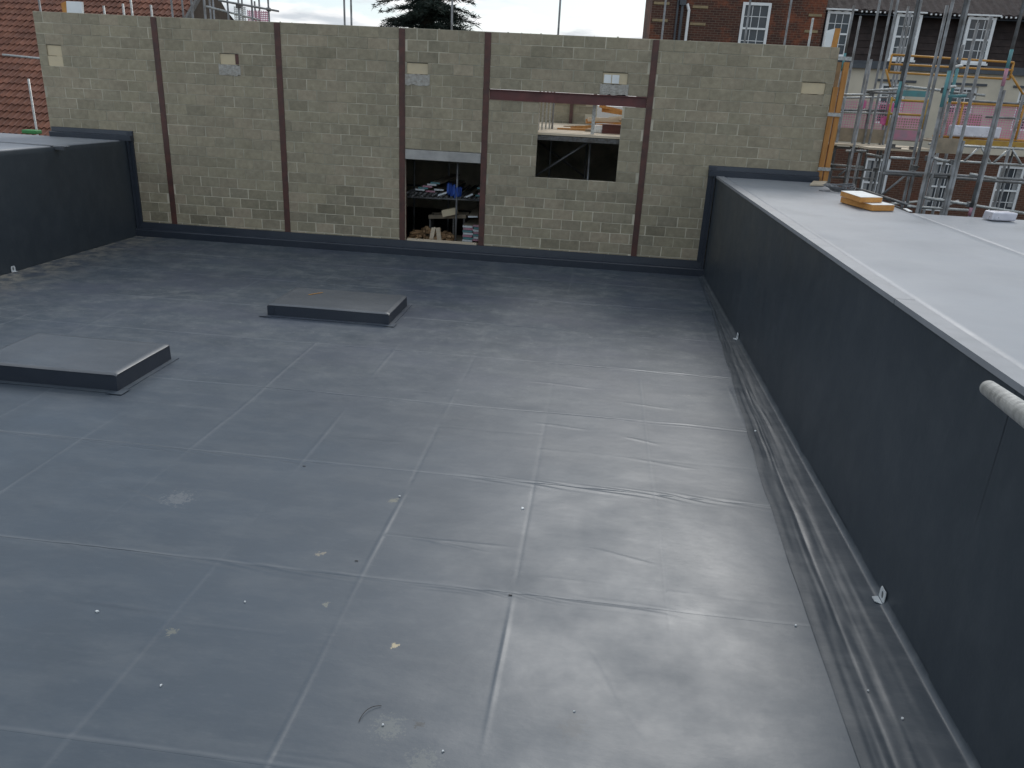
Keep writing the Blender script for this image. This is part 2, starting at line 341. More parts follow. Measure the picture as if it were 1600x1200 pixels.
# ------------------------------------------------------------------ main flat roof: lapped membrane sheets
roof = struct(MB().box(XL-.02, XR+.02, -3, YW+.05, ZG, -.06).build('flat_roof', MAT_GUT)); WL[roof.name] = tuple(roof.location)
LAPS = [-.6, 1.3, 3.17, 5.02, 6.87, 8.73, 10.62, 12.38, 14.25, 16.0, 17.60]
def gutter_edge(y): return np.interp(y, [0, 3.7, 5.2, 6.9, 10.7, 14.7, 17.6], [1.83, 1.855, 1.89, 1.95, 2.15, 2.36, 2.45])
def roof_height(x, y):
    h = .0018*vnoise(x*1.1+.3*y, y*1.3-.2*x, 1)+.0018*vnoise(x*3.1+5, y*3.7, 2)
    u = (x+.38)/1.205; c = np.round(u); d = (u-c)*1.205+.02*vnoise(y*.6, c*7.3, 21)
    amp = .0046*np.clip(vnoise(y*.7+c*3.1, c*5.7, 3)*1.3+.1, -.35, 1.)
    r1 = np.exp(-(d/.014)**2)*amp
    cc = np.floor(u).astype(int); off = np.random.default_rng(5).random(64)[cc % 64]*2.4
    v = (y+off)/2.4; dv = (v-np.round(v))*2.4+.02*vnoise(x*.9, cc*3.3, 22)
    amp2 = .004*np.clip(vnoise(x*1.3, cc*2.7+np.round(v)*1.9, 4)*1.2-.05, -.35, 1.)
    r2 = np.exp(-(dv/.015)**2)*amp2
    wr = np.zeros_like(x); rd = np.zeros_like(x)
    for k, yl in enumerate(LAPS[1:-1]):
        dy = y-yl; near = np.exp(-((dy+.015)/.06)**2)
        on = np.clip(vnoise(x*.55+k*9, np.full_like(x, k*3.3), 6)*1.8+.35+.25*np.clip((x+1)/3, 0, 1), 0, 1)
        on = on*on*(3-2*on)*(.65+.35*vnoise(x*2.2, np.full_like(x, k*1.7), 34))
        ph = (dy*math.cos(.13)+x*math.sin(.13))/.082+1.0*vnoise(x*1.4, dy*3+k, 7)
        wr += near*on*.0034*np.sin(2*np.pi*ph)
        rd += np.exp(-((dy-.014)/.015)**2)*(.75+.25*vnoise(x*1.2, np.full_like(x, k*2.9), 35))+near*on*.25*np.clip(np.sin(2*np.pi*ph), 0, 1)
    # a few free wrinkles
    for (x0, y0, ln, an, a) in [(-.15, 8.35, .55, -.03, .005), (.75, 8.15, .35, -.25, .005), (.9, 9.25, .5, -.06, .004), (-.2, 9.75, .9, -.05, .004), (-4.0, 5.9, .5, -.3, .005), (-3.2, 4.35, .6, .05, .005), (-1.0, 5.6, .6, -.10, .004), (.4, 4.1, .9, -1.1, .0015), (.9, 7.6, .7, -.1, .003), (-2.2, 7.5, .6, .1, .003), (.5, 5.7, .5, -.2, .003)]:
        ca, sa = math.cos(an), math.sin(an); s = (x-x0)*ca+(y-y0)*sa; t = -(x-x0)*sa+(y-y0)*ca+.02*np.sin(s*5)
        wr += a*np.exp(-(s/ln*1.8)**4)*np.exp(-(t/.016)**2)
    rd += (np.clip(np.abs(r1)/.004, 0, 1)*.8+np.clip(np.abs(r2)/.0036, 0, 1)*.5)*np.clip(.55+.6*vnoise(x*2.1, y*2.3, 33), .1, 1)
    return h+r1+r2+wr, np.clip(rd, 0, 1)
def xgrid(dx, xm):
    a = np.arange(XL+.01, xm, .08); b = np.arange(xm, 2.50, dx); return np.concatenate([a, b])
for k in range(len(LAPS)-1):
    y0, y1 = LAPS[k], min(LAPS[k+1]+.09, 17.62)
    d = .05 if y1 < 2 else .0125 if y1 < 7.1 else .018 if y1 < 11 else .03
    xm = -6.5 if y1 < 7.1 else -8.5 if y1 < 9 else XL+.02
    xs = xgrid(d, xm); fine = min(d, .006); ys = np.concatenate([[y0-.0005, y0], np.arange(y0+fine*.5, y0+.13, fine), np.arange(y0+.13, y1-.22, d*1.25), np.arange(y1-.22, y1, fine*1.5)])
    X, Y = np.meshgrid(xs, ys); X = np.minimum(X, gutter_edge(Y)+.05)
    Y = Y+(.010*vnoise(X*.8, X*0+k, 9)+.0015*vnoise(X*5, X*0+k, 10))*np.exp(-(Y-y0)/.06)
    h, rd = roof_height(X, Y)
    dl = np.clip(Y-y0, 0, None); Z = h+.0010+.0056*(1-np.exp(-dl/.010))*np.exp(-dl/.11)*(.55+.45*vnoise(X*.9, X*0+k*2.3, 24))
    if k < len(LAPS)-2: Z -= .0018*np.clip((Y-LAPS[k+1]+.01)/.03, 0, 1)
    Z[0] -= .003; rd[0] *= 0
    stuff_free = grid_mesh('membrane_sheet', X, Y, Z, MAT_ROOF, roof, rd)
# gutter strip along the right parapet, dressed up into a cove
ys = np.concatenate([np.arange(.5, 8, .016), np.arange(8, 17.55, .03)]); ss = np.linspace(0, 1, 52)
S, Y = np.meshgrid(ss, ys); E = gutter_edge(Y)+.012*vnoise(Y*2.2, Y*0, 12)
X = E+(2.505-E)*S
Z = .004*np.exp(-S*9)+.003-.012*np.sin(np.pi*S)**2
SS = S+.06*vnoise(Y*.7, Y*0, 23)
Z += np.sin(np.pi*np.clip(S, 0, 1))*(.0034*vnoise(Y*.45, SS*9, 14)+.0026*vnoise(Y*1.1, SS*17+3, 13)+.0018*vnoise(Y*3.2, SS*11+4, 15)+.0016*vnoise(Y*6, S*6+2, 17))
for s0, wd_, am, sd in ((.34, .022, -.0042, 19), (.27, .02, .0026, 18), (.55, .015, .0016, 25), (.16, .018, -.0022, 26)):
    Z += am*np.exp(-((SS-s0)/wd_)**2)*np.clip(vnoise(Y*.8, Y*0+s0, sd)*1.4+.4, 0, 1)
rg = np.clip(np.exp(-S*22)*.7, 0, 1)
Xc, Yc, Zc, Rc = [X], [Y], [Z], [rg]
for t in np.linspace(.12, 1, 9):
    a = t*math.pi/2; wv = .006*vnoise(ys*3, ys*0+t, 16)
    Xc.append((2.505+.048*math.sin(a)+0*ys+wv*(1-t)*.6)[:, None]); Yc.append(ys[:, None]); Zc.append((Z[:, -1]+.055*(1-math.cos(a))+wv*t*.3)[:, None]); Rc.append((0*ys+.4*math.sin(math.pi*t))[:, None])
grid_mesh('gutter_sheet', np.hstack(Xc), np.hstack(Yc), np.hstack(Zc), MAT_GUT, roof, np.hstack(Rc))

# ------------------------------------------------------------------ raised roofs either side
def raised(name, label, side, xa, xb, faces, base):
    t = thing(name, (base[0], base[1], ZG), label, 'roof')
    return t
rr = thing('raised_roof', (4.0, 8, ZG), 'pale grey raised flat roof with dark membrane parapet face on the right', 'roof')
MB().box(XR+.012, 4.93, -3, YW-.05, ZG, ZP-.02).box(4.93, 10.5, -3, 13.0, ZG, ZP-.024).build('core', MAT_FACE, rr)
seam = [-3, -1.0, .85, 2.7, 4.54, 6.46, 8.32, 10.2, 12.05, 13.9, 15.75, YW-.055]
for k in range(len(seam)-1):
    a, b = seam[k], seam[k+1]
    ys = np.linspace(a+.003, b-.003, max(8, int((b-a)/.05))); zs = np.concatenate([[.0], np.linspace(.035, ZP-.004, 44), [ZP+.001]])
    Yg, Zg = np.meshgrid(ys, zs)
    Xg = XR+.003-.004*((Yg-a)/(b-a))-.0026*vnoise(Yg*1.6, Zg*1.4, 30+k)-.0012*vnoise(Yg*4, Zg*3, 31+k)-.004*np.exp(-Zg/.08)
    Xg[-1] += .004
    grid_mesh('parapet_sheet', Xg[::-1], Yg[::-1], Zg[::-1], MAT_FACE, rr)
def top_sheet(x0, x1, y0, y1, z, n, seed, parent, d=.12):
    X, Y = np.meshgrid(np.arange(x0, x1+d*.5, d), np.arange(y0, y1+d*.5, d)); X = np.minimum(X, x1); Y = np.minimum(Y, y1)
    Z = z+.004*vnoise(X*.9, Y*.7, seed)+.002*vnoise(X*3, Y*2.2, seed+1)
    X = np.hstack([X[:, :1], X, X[:, -1:]]); Y = np.hstack([Y[:, :1], Y, Y[:, -1:]]); Z = np.hstack([Z[:, :1]-.02, Z, Z[:, -1:]-.02])
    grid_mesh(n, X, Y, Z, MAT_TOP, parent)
bounds = [-3, 1.5, 3.5, 5.5, 7.5, 9.5, 11.5, 13.5, 15.5, YW-.06]
for k in range(len(bounds)-1):
    top_sheet(2.68, 4.97, bounds[k], bounds[k+1]+.02, ZP+.004-.0003*k, 'top_sheet', 40, rr)
for k, (a, b) in enumerate([(-3, 2.), (2., 5.5), (5.5, 9.), (9., 13.02)]):
    top_sheet(4.95, 10.52, a, b+.01, ZP-.003-.0003*k, 'top_sheet', 60, rr)
for a, b in [(-3, .4), (.405, 3.4), (3.405, 6.55), (6.555, 9.55), (9.555, 12.55), (12.555, YW-.06)]:
    o = MB().box(XR-.012, 2.705, a+.002, b-.002, ZP+.006, ZP+.016).box(XR-.014, XR-.010, a+.002, b-.002, ZP-.03, ZP+.0158).build('edge_trim', MAT_TRIM, rr)
rl = thing('raised_roof', (-15, 8, ZG), 'pale raised flat roof with dark membrane side at the left edge', 'roof')
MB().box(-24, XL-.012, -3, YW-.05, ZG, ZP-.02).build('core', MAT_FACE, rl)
for k in range(len(seam)-1):
    a, b = seam[k], seam[k+1]
    ys = np.linspace(a+.004, b, 24); zs = np.concatenate([[.0], np.linspace(.03, ZP-.004, 24), [ZP+.001]])
    Yg, Zg = np.meshgrid(ys, zs); Xg = XL-.003+.004*((Yg-a)/(b-a))+.0016*vnoise(Yg*1.6, Zg*1.4, 80+k)+.004*np.exp(-Zg/.08); Xg[-1] -= .004
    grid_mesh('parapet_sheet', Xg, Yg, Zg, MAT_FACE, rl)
for k, (a, b) in enumerate([(-3, 3), (3, 7), (7, 11), (11, 15.2), (15.2, YW-.06)]):
    top_sheet(-24, XL+.004, a, b+.02, ZP+.004+.003*(k % 2), 'top_sheet', 90+k, rl, .3)
s_ = MB().obox((-13.0, 15.32, ZP+.022), (2.28, -.17, 0), (.0, .035, 0), (0, 0, .006)).build('joint_strip', MAT_TRIM, rl)
MB().obox((-10.86, 15.1, ZP-.02), (.10, 0, 0), (0, .05, 0), (0, 0, .03)).build('strip_end', MAT_LEAD, rl)

# ------------------------------------------------------------------ wall flashing
prof = lambda z: [(YW+.02, z), (YW-.14, z), (YW-.145, z+.17), (YW-.13, z+.185), (YW-.05, z+.20), (YW-.035, z+.345), (YW-.02, z+.352), (YW+.02, z+.352)]
fl = thing('wall_flashing', (-4, YW-.1, 0), 'dark blue-grey membrane flashing along the foot of the block wall', 'flashing')
cuts = [XL+.0, -8.9, -6.1, -4.41, -2.56, .3, XR-.0]
for a, b in zip(cuts[:-1], cuts[1:]): fix_normals(MB().extrude_x(prof(-.02), a+.001, b-.001).build('upstand', MAT_FLASH, fl))
fr = thing('wall_flashing', (3.6, YW-.1, ZP), 'dark membrane flashing where the right raised roof meets the block wall', 'flashing')
fix_normals(MB().extrude_x([(y, z*.62+ZP*.38) for y, z in prof(ZP+.005)], XR-.18, 4.70).build('upstand', MAT_FLASH, fr))
MB().box(XR-.17, XR-.02, YW-.05, YW-.004, .32, ZP+.20).box(XR-.07, XR-.021, YW-.11, YW-.052, .16, ZP+.02).build('side_strip', MAT_FLASH, fr)
f2 = thing('wall_flashing', (-11.9, YW-.1, ZP), 'dark membrane flashing where the left raised roof meets the block wall', 'flashing')
fix_normals(MB().extrude_x([(y, z*.62+ZP*.38) for y, z in prof(ZP+.005)], -12.82, XL+.15).build('upstand', MAT_FLASH, f2))
MB().box(XL+.02, XL+.14, YW-.05, YW-.004, .32, ZP+.20).box(XL+.021, XL+.07, YW-.11, YW-.052, .16, ZP+.02).build('side_strip', MAT_FLASH, f2)

# ------------------------------------------------------------------ block wall
COLX = [-10.03, -7.207, -4.431, -2.566, .963]; CW = .07
WX0, WX1 = -12.87, 4.665
wall = thing('block_wall', (-4, YW, 0), 'long unrendered concrete block wall with door and window openings', 'wall')
CH = .225
row = lambda k: ZT-CH*k
DOOR = (-4.37, -2.62, .10, row(12)); LINT = (-4.37, -2.63, row(12), row(11)); WIN = (-1.40, .40, row(13), row(6)); BEAM = (-2.50, .90, row(6), row(5))
NICHE = [(-12.67, -12.31), (-8.57, -8.13), (-4.33, -3.86), (-.08, .45), (4.04, 4.52)]
HOLES = [DOOR, LINT, WIN, BEAM]+[(a, b, row(5), row(3)) for a, b in NICHE]+[(c-CW, c+CW, -1, 9) for c in COLX]
def free(z0, z1, holes, x0=WX0, x1=WX1):
    iv = [(x0, x1)]; zm = (z0+z1)/2
    for (a, b, c, d) in holes:
        if c < zm < d:
            nv = []
            for (p, q) in iv:
                if b <= p or a >= q: nv.append((p, q)); continue
                if a > p: nv.append((p, a))
                if b < q: nv.append((b, q))
            iv = nv
    return iv
core = MB(); blocks = []
zs = [row(k) for k in range(22)]
for k in range(22):
    z1 = row(k); z0 = row(k+1) if k < 21 else -.05
    for a, b in free(z0, z1, [h for h in HOLES if h[1]-h[0] != 2*CW and h[2] > -.9]): core.box(a, b, YW+.006, YW+.098, z0, z1)
    if k == 21: continue
    for a, b in free(z0, z1, HOLES):
        ph = (k % 2)*.225+.07*math.sin(k*12.9+a*3.1)
        n0 = math.floor((a-ph)/.45)
        x = n0*.45+ph
        while x < b:
            ja, jb = random.choice((.005, .006, .008, .012)), random.choice((.005, .006, .008, .014)); p, q = max(a, x+ja), min(b, x+.45-jb)
            if q-p > .05: blocks.append((p, q, z0+.006, z1-.007, k))
            x += .45
core.build('mortar_bed', MAT_MORTAR, wall)
def block_mesh(wd, hg, seed):
    r = random.Random(seed); j = lambda s=.003: r.uniform(-s, s); b = .004
    v = []
    for (sx_, sz_) in ((-1, -1), (1, -1), (1, 1), (-1, 1)):
        v.append((sx_*wd/2+j(), b*1.3+j(.001), sz_*hg/2+j()))
    for (sx_, sz_) in ((-1, -1), (1, -1), (1, 1), (-1, 1)):
        v.append((sx_*(wd/2-b)+j(), j(.0012), sz_*(hg/2-b)+j()))
    for (sx_, sz_) in ((-1, -1), (1, -1), (1, 1), (-1, 1)):
        v.append((sx_*wd/2, .05, sz_*hg/2))
    f = [(4, 5, 6, 7)]
    for i in range(4):
        n = (i+1) % 4; f += [(i, n, 4+n, 4+i), (8+i, 8+n, n, i)]
    return v, f
full = []
for s in range(8):
    v, f = block_mesh(.437, .212, s); me = bpy.data.meshes.new('block'); me.from_pydata(v, [], f); me.materials.append(MAT_BLOCK); full.append(me)
def area(bk):
    p, q, z0, z1, k = bk; return (q-p)*(z1-z0)/((p+q)**2/4+YW**2)*(0 if (z1 < .4) or ((p > XR-.1 or p < XL) and z1 < 2.3) else 1)
blocks.sort(key=area, reverse=True)
joined = MB(); rnds = []; cache = {}
for i, (p, q, z0, z1, k) in enumerate(blocks):
    wd, hg = q-p, z1-z0; isfull = abs(wd-.437) < .003
    c = ((p+q)/2, YW+random.uniform(-.0035, .0025), (z0+z1)/2)
    if i < 300:
        if isfull: me = full[i % 8]
        else:
            me = bpy.data.meshes.new('block'); v, f = block_mesh(wd, hg, i); me.from_pydata(v, [], f); me.materials.append(MAT_BLOCK)
        link('block', me, wall, loc=c)
    else:
        v, f = block_mesh(wd, hg, i); joined.add([(a+c[0], b+c[1], e+c[2]) for a, b, e in v], f); rnds += [random.random()]*len(f)
jo = stuff(joined.build('block_courses', MAT_BLOCK_S, wall))
at = jo.data.attributes.new('rnd', 'FLOAT', 'FACE'); at.data.foreach_set('value', rnds)
# mortar lumps left on the top course
lump = MB()
for i in range(30):
    x = random.uniform(WX0+.1, WX1-.1); s = random.uniform(.008, .02)
    lump.rbox(x, YW+random.uniform(.02, .07), ZT-.004, s*random.uniform(1, 3), s, s*random.uniform(.5, 1.3), random.uniform(0, 3))
stuff(lump.build('mortar_lumps', MAT_MORTAR, wall))
bevel(MB().box(LINT[0]+.01, LINT[1]-.01, YW-.012, YW+.094, LINT[2]+.002, LINT[3]-.012).build('lintel', MAT_CONC, wall), .006)
MB().box(DOOR[0]+.05, DOOR[1]-.05, YW-.02, YW+.12, .325, .368).build('sill_board', MAT_PLANK, wall)
for i, (a, b) in enumerate(NICHE):
    zm = (row(3)+row(5))/2-.004
    MB().box(a+.004, b-.004, YW+.028, YW+.09, zm, row(3)-.012).build('packing_board', MAT_CREAM, wall)
    if i == 1: MB().box(b-.085, b-.003, YW+.012, YW+.027, zm+.01, row(3)-.014).build('steel_end', MAT_STEEL, wall)
    MB().box(a-.03, b+.03, YW+.101, YW+.115, row(5)-.03, row(3)+.03).build('niche_light_stop', MAT_INNER_SHADE, wall)  # unseen dark sheet, added to stop light leaking through the niche gaps
    if i == 3:
        for q_ in (0, 1): MB().box(a+.03+.17*q_, a+.18+.17*q_, YW+.018, YW+.027, zm+.01, row(3)-.05).build('packing_piece', MAT_WHITE, wall)
    pm = MB(); n = 9; top = []; bot = []
    for u in range(n+1):
        x = a-.035+(b-a+.07)*u/n+random.uniform(-.012, .012)
        top.append((x, zm-.004+random.uniform(-.012, .006))); bot.append((x, row(5)+random.uniform(-.03, .02)))
    pts = bot+top[::-1]; m_ = len(pts); yf = YW-.008+.02*(i in (0, 4))
    pm.add([(x, yf, z) for x, z in pts]+[(x, YW+.09, z) for x, z in pts], [tuple(range(m_))]+[(j, (j+1) % m_+0, m_+(j+1) % m_, m_+j) for j in range(m_)])
    o = fix_normals(pm.build('padstone', MAT_PAD if i not in (0, 4) else MAT_CREAM if i == 0 else MAT_BLOCK, wall))
ords = ['leftmost rust-red steel column set in the block wall', 'second rust-red steel column from the left in the block wall', 'rust-red steel column at the left jamb of the door opening', 'rust-red steel column at the right jamb of the door opening', 'rightmost rust-red steel column, right of the window opening']
for c, lb in zip(COLX, ords):
    t = thing('steel_column', (c, YW, 0), lb, 'column', 'steel columns in the block wall')
    bevel(MB().box(c-CW+.004, c+CW-.004, YW-.014, YW+.002, .30, ZT-.012).build('front_flange', MAT_STEEL, t), .003, 1)
    MB().box(c-.008, c+.008, YW+.002, YW+.14, .02, ZT-.014).box(c-CW+.004, c+CW-.004, YW+.14, YW+.156, .02, ZT-.013).build('web', MAT_STEEL, t)
    bm_ = MB()
    for zz in (1.1, 1.75): bm_.tube((c-.04, YW-.014, zz), (c-.04, YW-.026, zz), .013, 6)
    bm_.build('bolts', MAT_STEEL, t)
t = thing('steel_beam', (-.8, YW, BEAM[2]), 'red oxide steel beam spanning over the window opening', 'beam')
a, b = BEAM[0]+.006, BEAM[1]-.006
MB().box(a, b, YW-.012, YW+.09, BEAM[3]-.024, BEAM[3]-.006).build('top_flange', MAT_BEAM, t)
MB().box(a, b, YW-.012, YW+.09, BEAM[2]+.004, BEAM[2]+.02).build('bottom_flange', MAT_BEAM, t)
MB().box(a, b, YW+.03, YW+.042, BEAM[2]+.02, BEAM[3]-.024).build('web', MAT_BEAM, t)

# ------------------------------------------------------------------ store room behind the wall: floor, walls, deck
inner = thing('rear_building', (-2, 20.5, ZG), 'block shell behind the wall with dark store room seen through the openings', 'building')
MB().box(-6.2, 2.6, YW+.2, 26, ZG, .05).build('floor_slab', MAT_INNER_SHADE, inner)
MB().box(-6.4, -6.2, YW+.102, 26, .0, 2.86).build('side_wall', MAT_INNER_SHADE, inner)
MB().box(2.6, 2.8, YW+.102, 26, .0, 2.86).build('side_wall', MAT_INNER_SHADE, inner)
bw = MB().box(-6.4, -.2, 25.0, 25.2, .0, 3.62).box(-.2, 2.8, 25.0, 25.2, .0, 2.83).build('back_wall', MAT_MORTAR, inner)
for k in range(5):
    for j in range(20):
        x = -6.4+j*.45+(k % 2)*.225
        if -3.2 < x < -.65: MB().box(x+.005, x+.445, 24.99, 25.0, 2.70+k*.225-.17, 2.91+k*.225-.17).build('block', MAT_BLOCK, inner)
MB().box(-6.3, -.2, 24.90, 24.985, 3.50, 3.62).build('rear_beam', MAT_BEAM, inner)
MB().box(-1.03, -.93, 24.92, 24.98, 2.9, 3.50).build('rear_column', MAT_STEEL, inner)
deck = thing('timber_deck', (-1, 20, 2.80), 'pale plank deck seen through the upper half of the window opening', 'deck')
y = YW+.16; i = 0
while y < 24.6:
    z = 2.895+random.uniform(-.006, .006)
    MB().box(-6.15, 2.55, y+.003, y+.222, z-.05, z).build('plank', MAT_PLANK, deck); y += .225; i += 1
MB().box(-6.15, 2.55, YW+.125, YW+.155, 2.74, 2.835).build('edge_beam', MAT_COUP, deck)
MB().box(-6.19, 2.59, YW+.17, 24.95, 2.80, 2.838).build('soffit', MAT_INNER_SHADE, deck)
def tube_thing(p, q, r, mat, label, group=None, name='scaffold_tube', n=10, cat='scaffold tube', bore=0):
    return tag(MB().tube(p, q, r, n, bore=bore).build(name, mat, None, True), label, cat, group)
SR = .0243
wsc = thing('interior_scaffold', (-.6, 18.6, .05), 'grey scaffold bracing in the dark behind the window opening', 'scaffold')
for p, q, mt in [((-1.46, 18.4, 1.89), (-.20, 18.4, 2.775), MAT_GALV), ((-.22, 18.45, .05), (-.24, 18.45, 2.79), MAT_GALV), ((-.31, 19.5, .05), (-.33, 19.5, 2.79), MAT_COUP), ((-1.9, 20.5, 2.75), (-.1, 20.5, 1.6), MAT_COUP), ((-1.9, 18.12, 2.765), (.8, 18.12, 2.765), MAT_COUP)]:
    MB().tube(p, q, SR, 10).build('tube', mt, wsc, True)
MB().rbox(-.22, 18.42, 2.69, .09, .09, .08, .3).build('coupler', MAT_COUP, wsc)
for i, x in enumerate((-1.47, -1.42, -1.36, -1.30, -1.25)):
    yy = 18.7+.42*i
    tag(MB().box(x-.02, x+.02, yy, yy+.04, 2.90, 4.6).build('metal_stud', MAT_GALVL), ['nearest of five galvanised studs standing on the deck at the window opening', 'second of five galvanised studs on the deck', 'third of five galvanised studs on the deck', 'fourth of five galvanised studs on the deck', 'farthest of five galvanised studs on the deck'][i], 'stud', 'galvanised studs on the deck')
tag(MB().box(-.245, -.235, 18.12, 18.2, 2.90, 4.7).box(-.235, -.17, 18.12, 18.13, 2.90, 4.7).build('metal_post', MAT_GALVL), 'galvanised angle post standing on the deck in the window opening', 'post')
pl = thing('timber_pile', (0, 20.6, 2.9), 'heap of orange-brown timbers lying on the deck behind the window', 'timber pile')
for (x, y, z, ln, a, tl, sz) in [(-.35, 20.0, 2.90, 1.5, .03, .02, .05), (.25, 20.3, 2.93, 2.0, .10, .10, .06), (.15, 20.7, 3.0, 1.9, -.2, .14, .08), (.55, 21.0, 3.12, 1.9, .25, .02, .10), (.75, 21.3, 3.26, 1.6, -.12, -.10, .11), (.62, 21.7, 3.10, 2.2, .3, .06, .11), (.9, 20.4, 2.98, 1.1, .5, .03, .10), (-.05, 22.1, 2.90, 2.0, -.05, .06, .08), (.5, 21.5, 3.34, 1.3, .4, -.16, .07), (.2, 20.2, 2.90, 1.2, -.45, .0, .05), (.7, 20.8, 3.2, 1.2, -.5, .1, .09), (-.2, 21.2, 2.92, 1.4, .6, .05, .06)]:
    ca, sa = math.cos(a), math.sin(a)
    MB().obox((x, y, z+sz/2), (ca*ln/2, sa*ln/2, tl*ln/2), (-sa*.06, ca*.06, 0), (0, 0, sz/2)).build('timber', random.choice((MAT_TIMB, MAT_OFFC, MAT_PLANK, MAT_TIMB)), pl)
MB().rbox(-.15, 19.6, 2.9, .5, .12, .05, .02).build('timber', MAT_BOARD, pl)
tag(MB().box(.0, .9, 18.92, 19.08, 2.905, 2.925).box(.0, .9, 18.92, 19.08, 3.09, 3.11).box(.0, .9, 18.99, 19.01, 2.925, 3.09).build('steel_offcut', MAT_BEAM), 'dark red steel beam offcut on the deck at the right of the window', 'beam')
bag = MB()
for i in range(9): bag.rbox(-.02+random.uniform(-.12, .12), 19.3+random.uniform(-.1, .1), 2.905, random.uniform(.1, .2), random.uniform(.1, .2), random.uniform(.06, .17), random.uniform(0, 3))
tag(bag.build('white_bag', MAT_WHITE), 'crumpled white bag beside the red steel offcut on the deck', 'bag')

# door opening: tube rack, scaffold boards, offcuts
rk = thing('storage_rack', (-3.5, 18.7, .05), 'scaffold rack inside the door opening carrying tubes and boards', 'rack')
for p, q in [((-5.2, 18.25, 1.235), (-2.0, 18.25, 1.29)), ((-5.2, 20.6, 1.25), (-2.0, 20.6, 1.29)), ((-3.27, 18.2, .05), (-3.25, 18.2, 2.75)), ((-3.05, 20.6, .05), (-3.03, 20.6, 2.75)), ((-4.66, 19.8, .05), (-4.66, 19.8, 2.75))]:
    MB().tube(p, q, SR, 10).build('tube', MAT_GALV, rk, True)
ORDT = ['first', 'second', 'third', 'fourth', 'fifth', 'sixth', 'seventh', 'eighth', 'ninth', 'tenth', 'eleventh', 'twelfth', 'thirteenth', 'fourteenth', 'fifteenth', 'sixteenth', 'seventeenth']
for i in range(26):
    lay = i//17; x = -4.52+.112*(i % 17)+.05*lay+random.uniform(-.012, .012); z = 1.285+.055*lay+.017*(x+4.5)
    tube_thing((x, 18.12+random.uniform(-.1, .12), z+random.uniform(0, .01)), (x+random.uniform(-.05, .05), 20.9, z), SR, MAT_GALV, ORDT[i % 17]+' tube end from the left in the '+('bottom', 'upper')[lay]+' layer on the doorway rack', 'tubes stored in the rack', n=10, bore=.020)
def board(cx, z, wd, y0, ln, a, mt_end, label, th=.036, tilt=0):
    t = thing('scaffold_board', (cx, y0, z), label, 'board', 'scaffold boards stored inside the door opening')
    ca, sa = math.cos(a), math.sin(a); ct, st = math.cos(tilt), math.sin(tilt)
    u = Vector((-sa, ca, 0)); v = Vector((ca*ct, sa*ct, st)); wv = v.cross(u)*-1
    c = Vector((cx, y0, z+th/2))
    MB().obox(c+u*(ln/2+.012), v*wd/2, u*ln/2, wv*th/2).build('plank', MAT_BOARD, t)
    MB().obox(c+u*.004, v*(wd/2+.001), u*.008, wv*(th/2+.001)).build('end_band', mt_end, t)
E_ = [MAT_CLIP, MAT_TEAL, MAT_PINK]
ORD = ['first', 'second', 'third', 'fourth', 'fifth', 'sixth', 'seventh', 'eighth', 'ninth', 'tenth', 'eleventh', 'twelfth', 'thirteenth', 'fourteenth', 'fifteenth', 'sixteenth', 'seventeenth']
lay = [(-4.15, 1.42), (-4.08, 1.46), (-3.98, 1.50), (-3.88, 1.545), (-3.80, 1.585), (-3.92, 1.385), (-3.72, 1.43)]
for i, (x, z) in enumerate(lay):
    board(x, z, .225, 18.22+.02*i, 2.2, -.06+.02*(i % 3), E_[i % 3], ORD[i]+' of seven boards in the left heap on the rack in the doorway')
board(-3.60, 1.36, .225, 18.2, 2.2, .03, MAT_CLIP, 'tilted white-ended scaffold board left of the blue sheet in the doorway', tilt=.35)
for i, (x, z) in enumerate([(-2.72, 1.36), (-2.66, 1.40), (-2.60, 1.44), (-2.70, 1.52), (-2.62, 1.56)]):
    board(x, z, .225, 18.3+.03*i, 2.2, .05*(i % 2), E_[(i+1) % 3], ORD[i]+' of five boards in the right heap on the rack in the doorway')
board(-2.98, 1.35, .225, 18.2, 2.2, .02, MAT_CLIP, 'tilted white-ended scaffold board right of the blue sheet in the doorway', tilt=.45)
for col_ in range(2):
    for k in range(7):
        board(-2.99+.25*col_+.015*(k % 2), .345-.26+.0415*k*1.35+.03*col_+.2, .235, 18.25, 2.0, .0, E_[(k+col_*2) % 3], ORD[k]+' board up in the '+('left', 'right')[col_]+' floor stack at the doorway right', th=.045)
tp = MB(); X, Y_ = np.meshgrid(np.linspace(0, 1, 12), np.linspace(0, 1, 12))
for i in range(14):
    tp.obox((-3.5+.022*i+random.uniform(-.02, .02), 18.3+random.uniform(-.05, .1), 1.50-.008*i+random.uniform(-.05, .05)), (.03, .015*random.uniform(-1, 1), .02), (-.02, .09, 0), (.02*random.uniform(-1, 1), 0, .11))
tag(bevel(tp.build('blue_sheet', MAT_BLUE, None), .012), 'crumpled blue plastic sheet hanging over the rack in the doorway', 'tarpaulin')
pk = thing('offcut_pile', (-3.9, 18.4, .1), 'heap of short orange-brown timber offcuts on the floor in the doorway', 'timber pile')
MB().box(-4.5, -2.6, 18.1, 19.2, .05, .26).build('bearer', MAT_BOARD, pk)
for i in range(40):
    u = random.random(); x = -4.4+1.05*u; h = .26+.26*random.random()*(1-abs(u-.5)*1.2)
    a = random.uniform(-.8, .8)+math.pi/2; tl = random.uniform(-.35, .35); ln = random.uniform(.2, .5); wd = random.uniform(.04, .1)
    MB().obox((x, 18.25+random.uniform(-.06, .4), h), (math.cos(a)*ln/2, math.sin(a)*ln/2, tl*ln/2), (-math.sin(a)*wd/2, math.cos(a)*wd/2, 0), (0, 0, .025)).build('offcut', MAT_OFFC, pk)
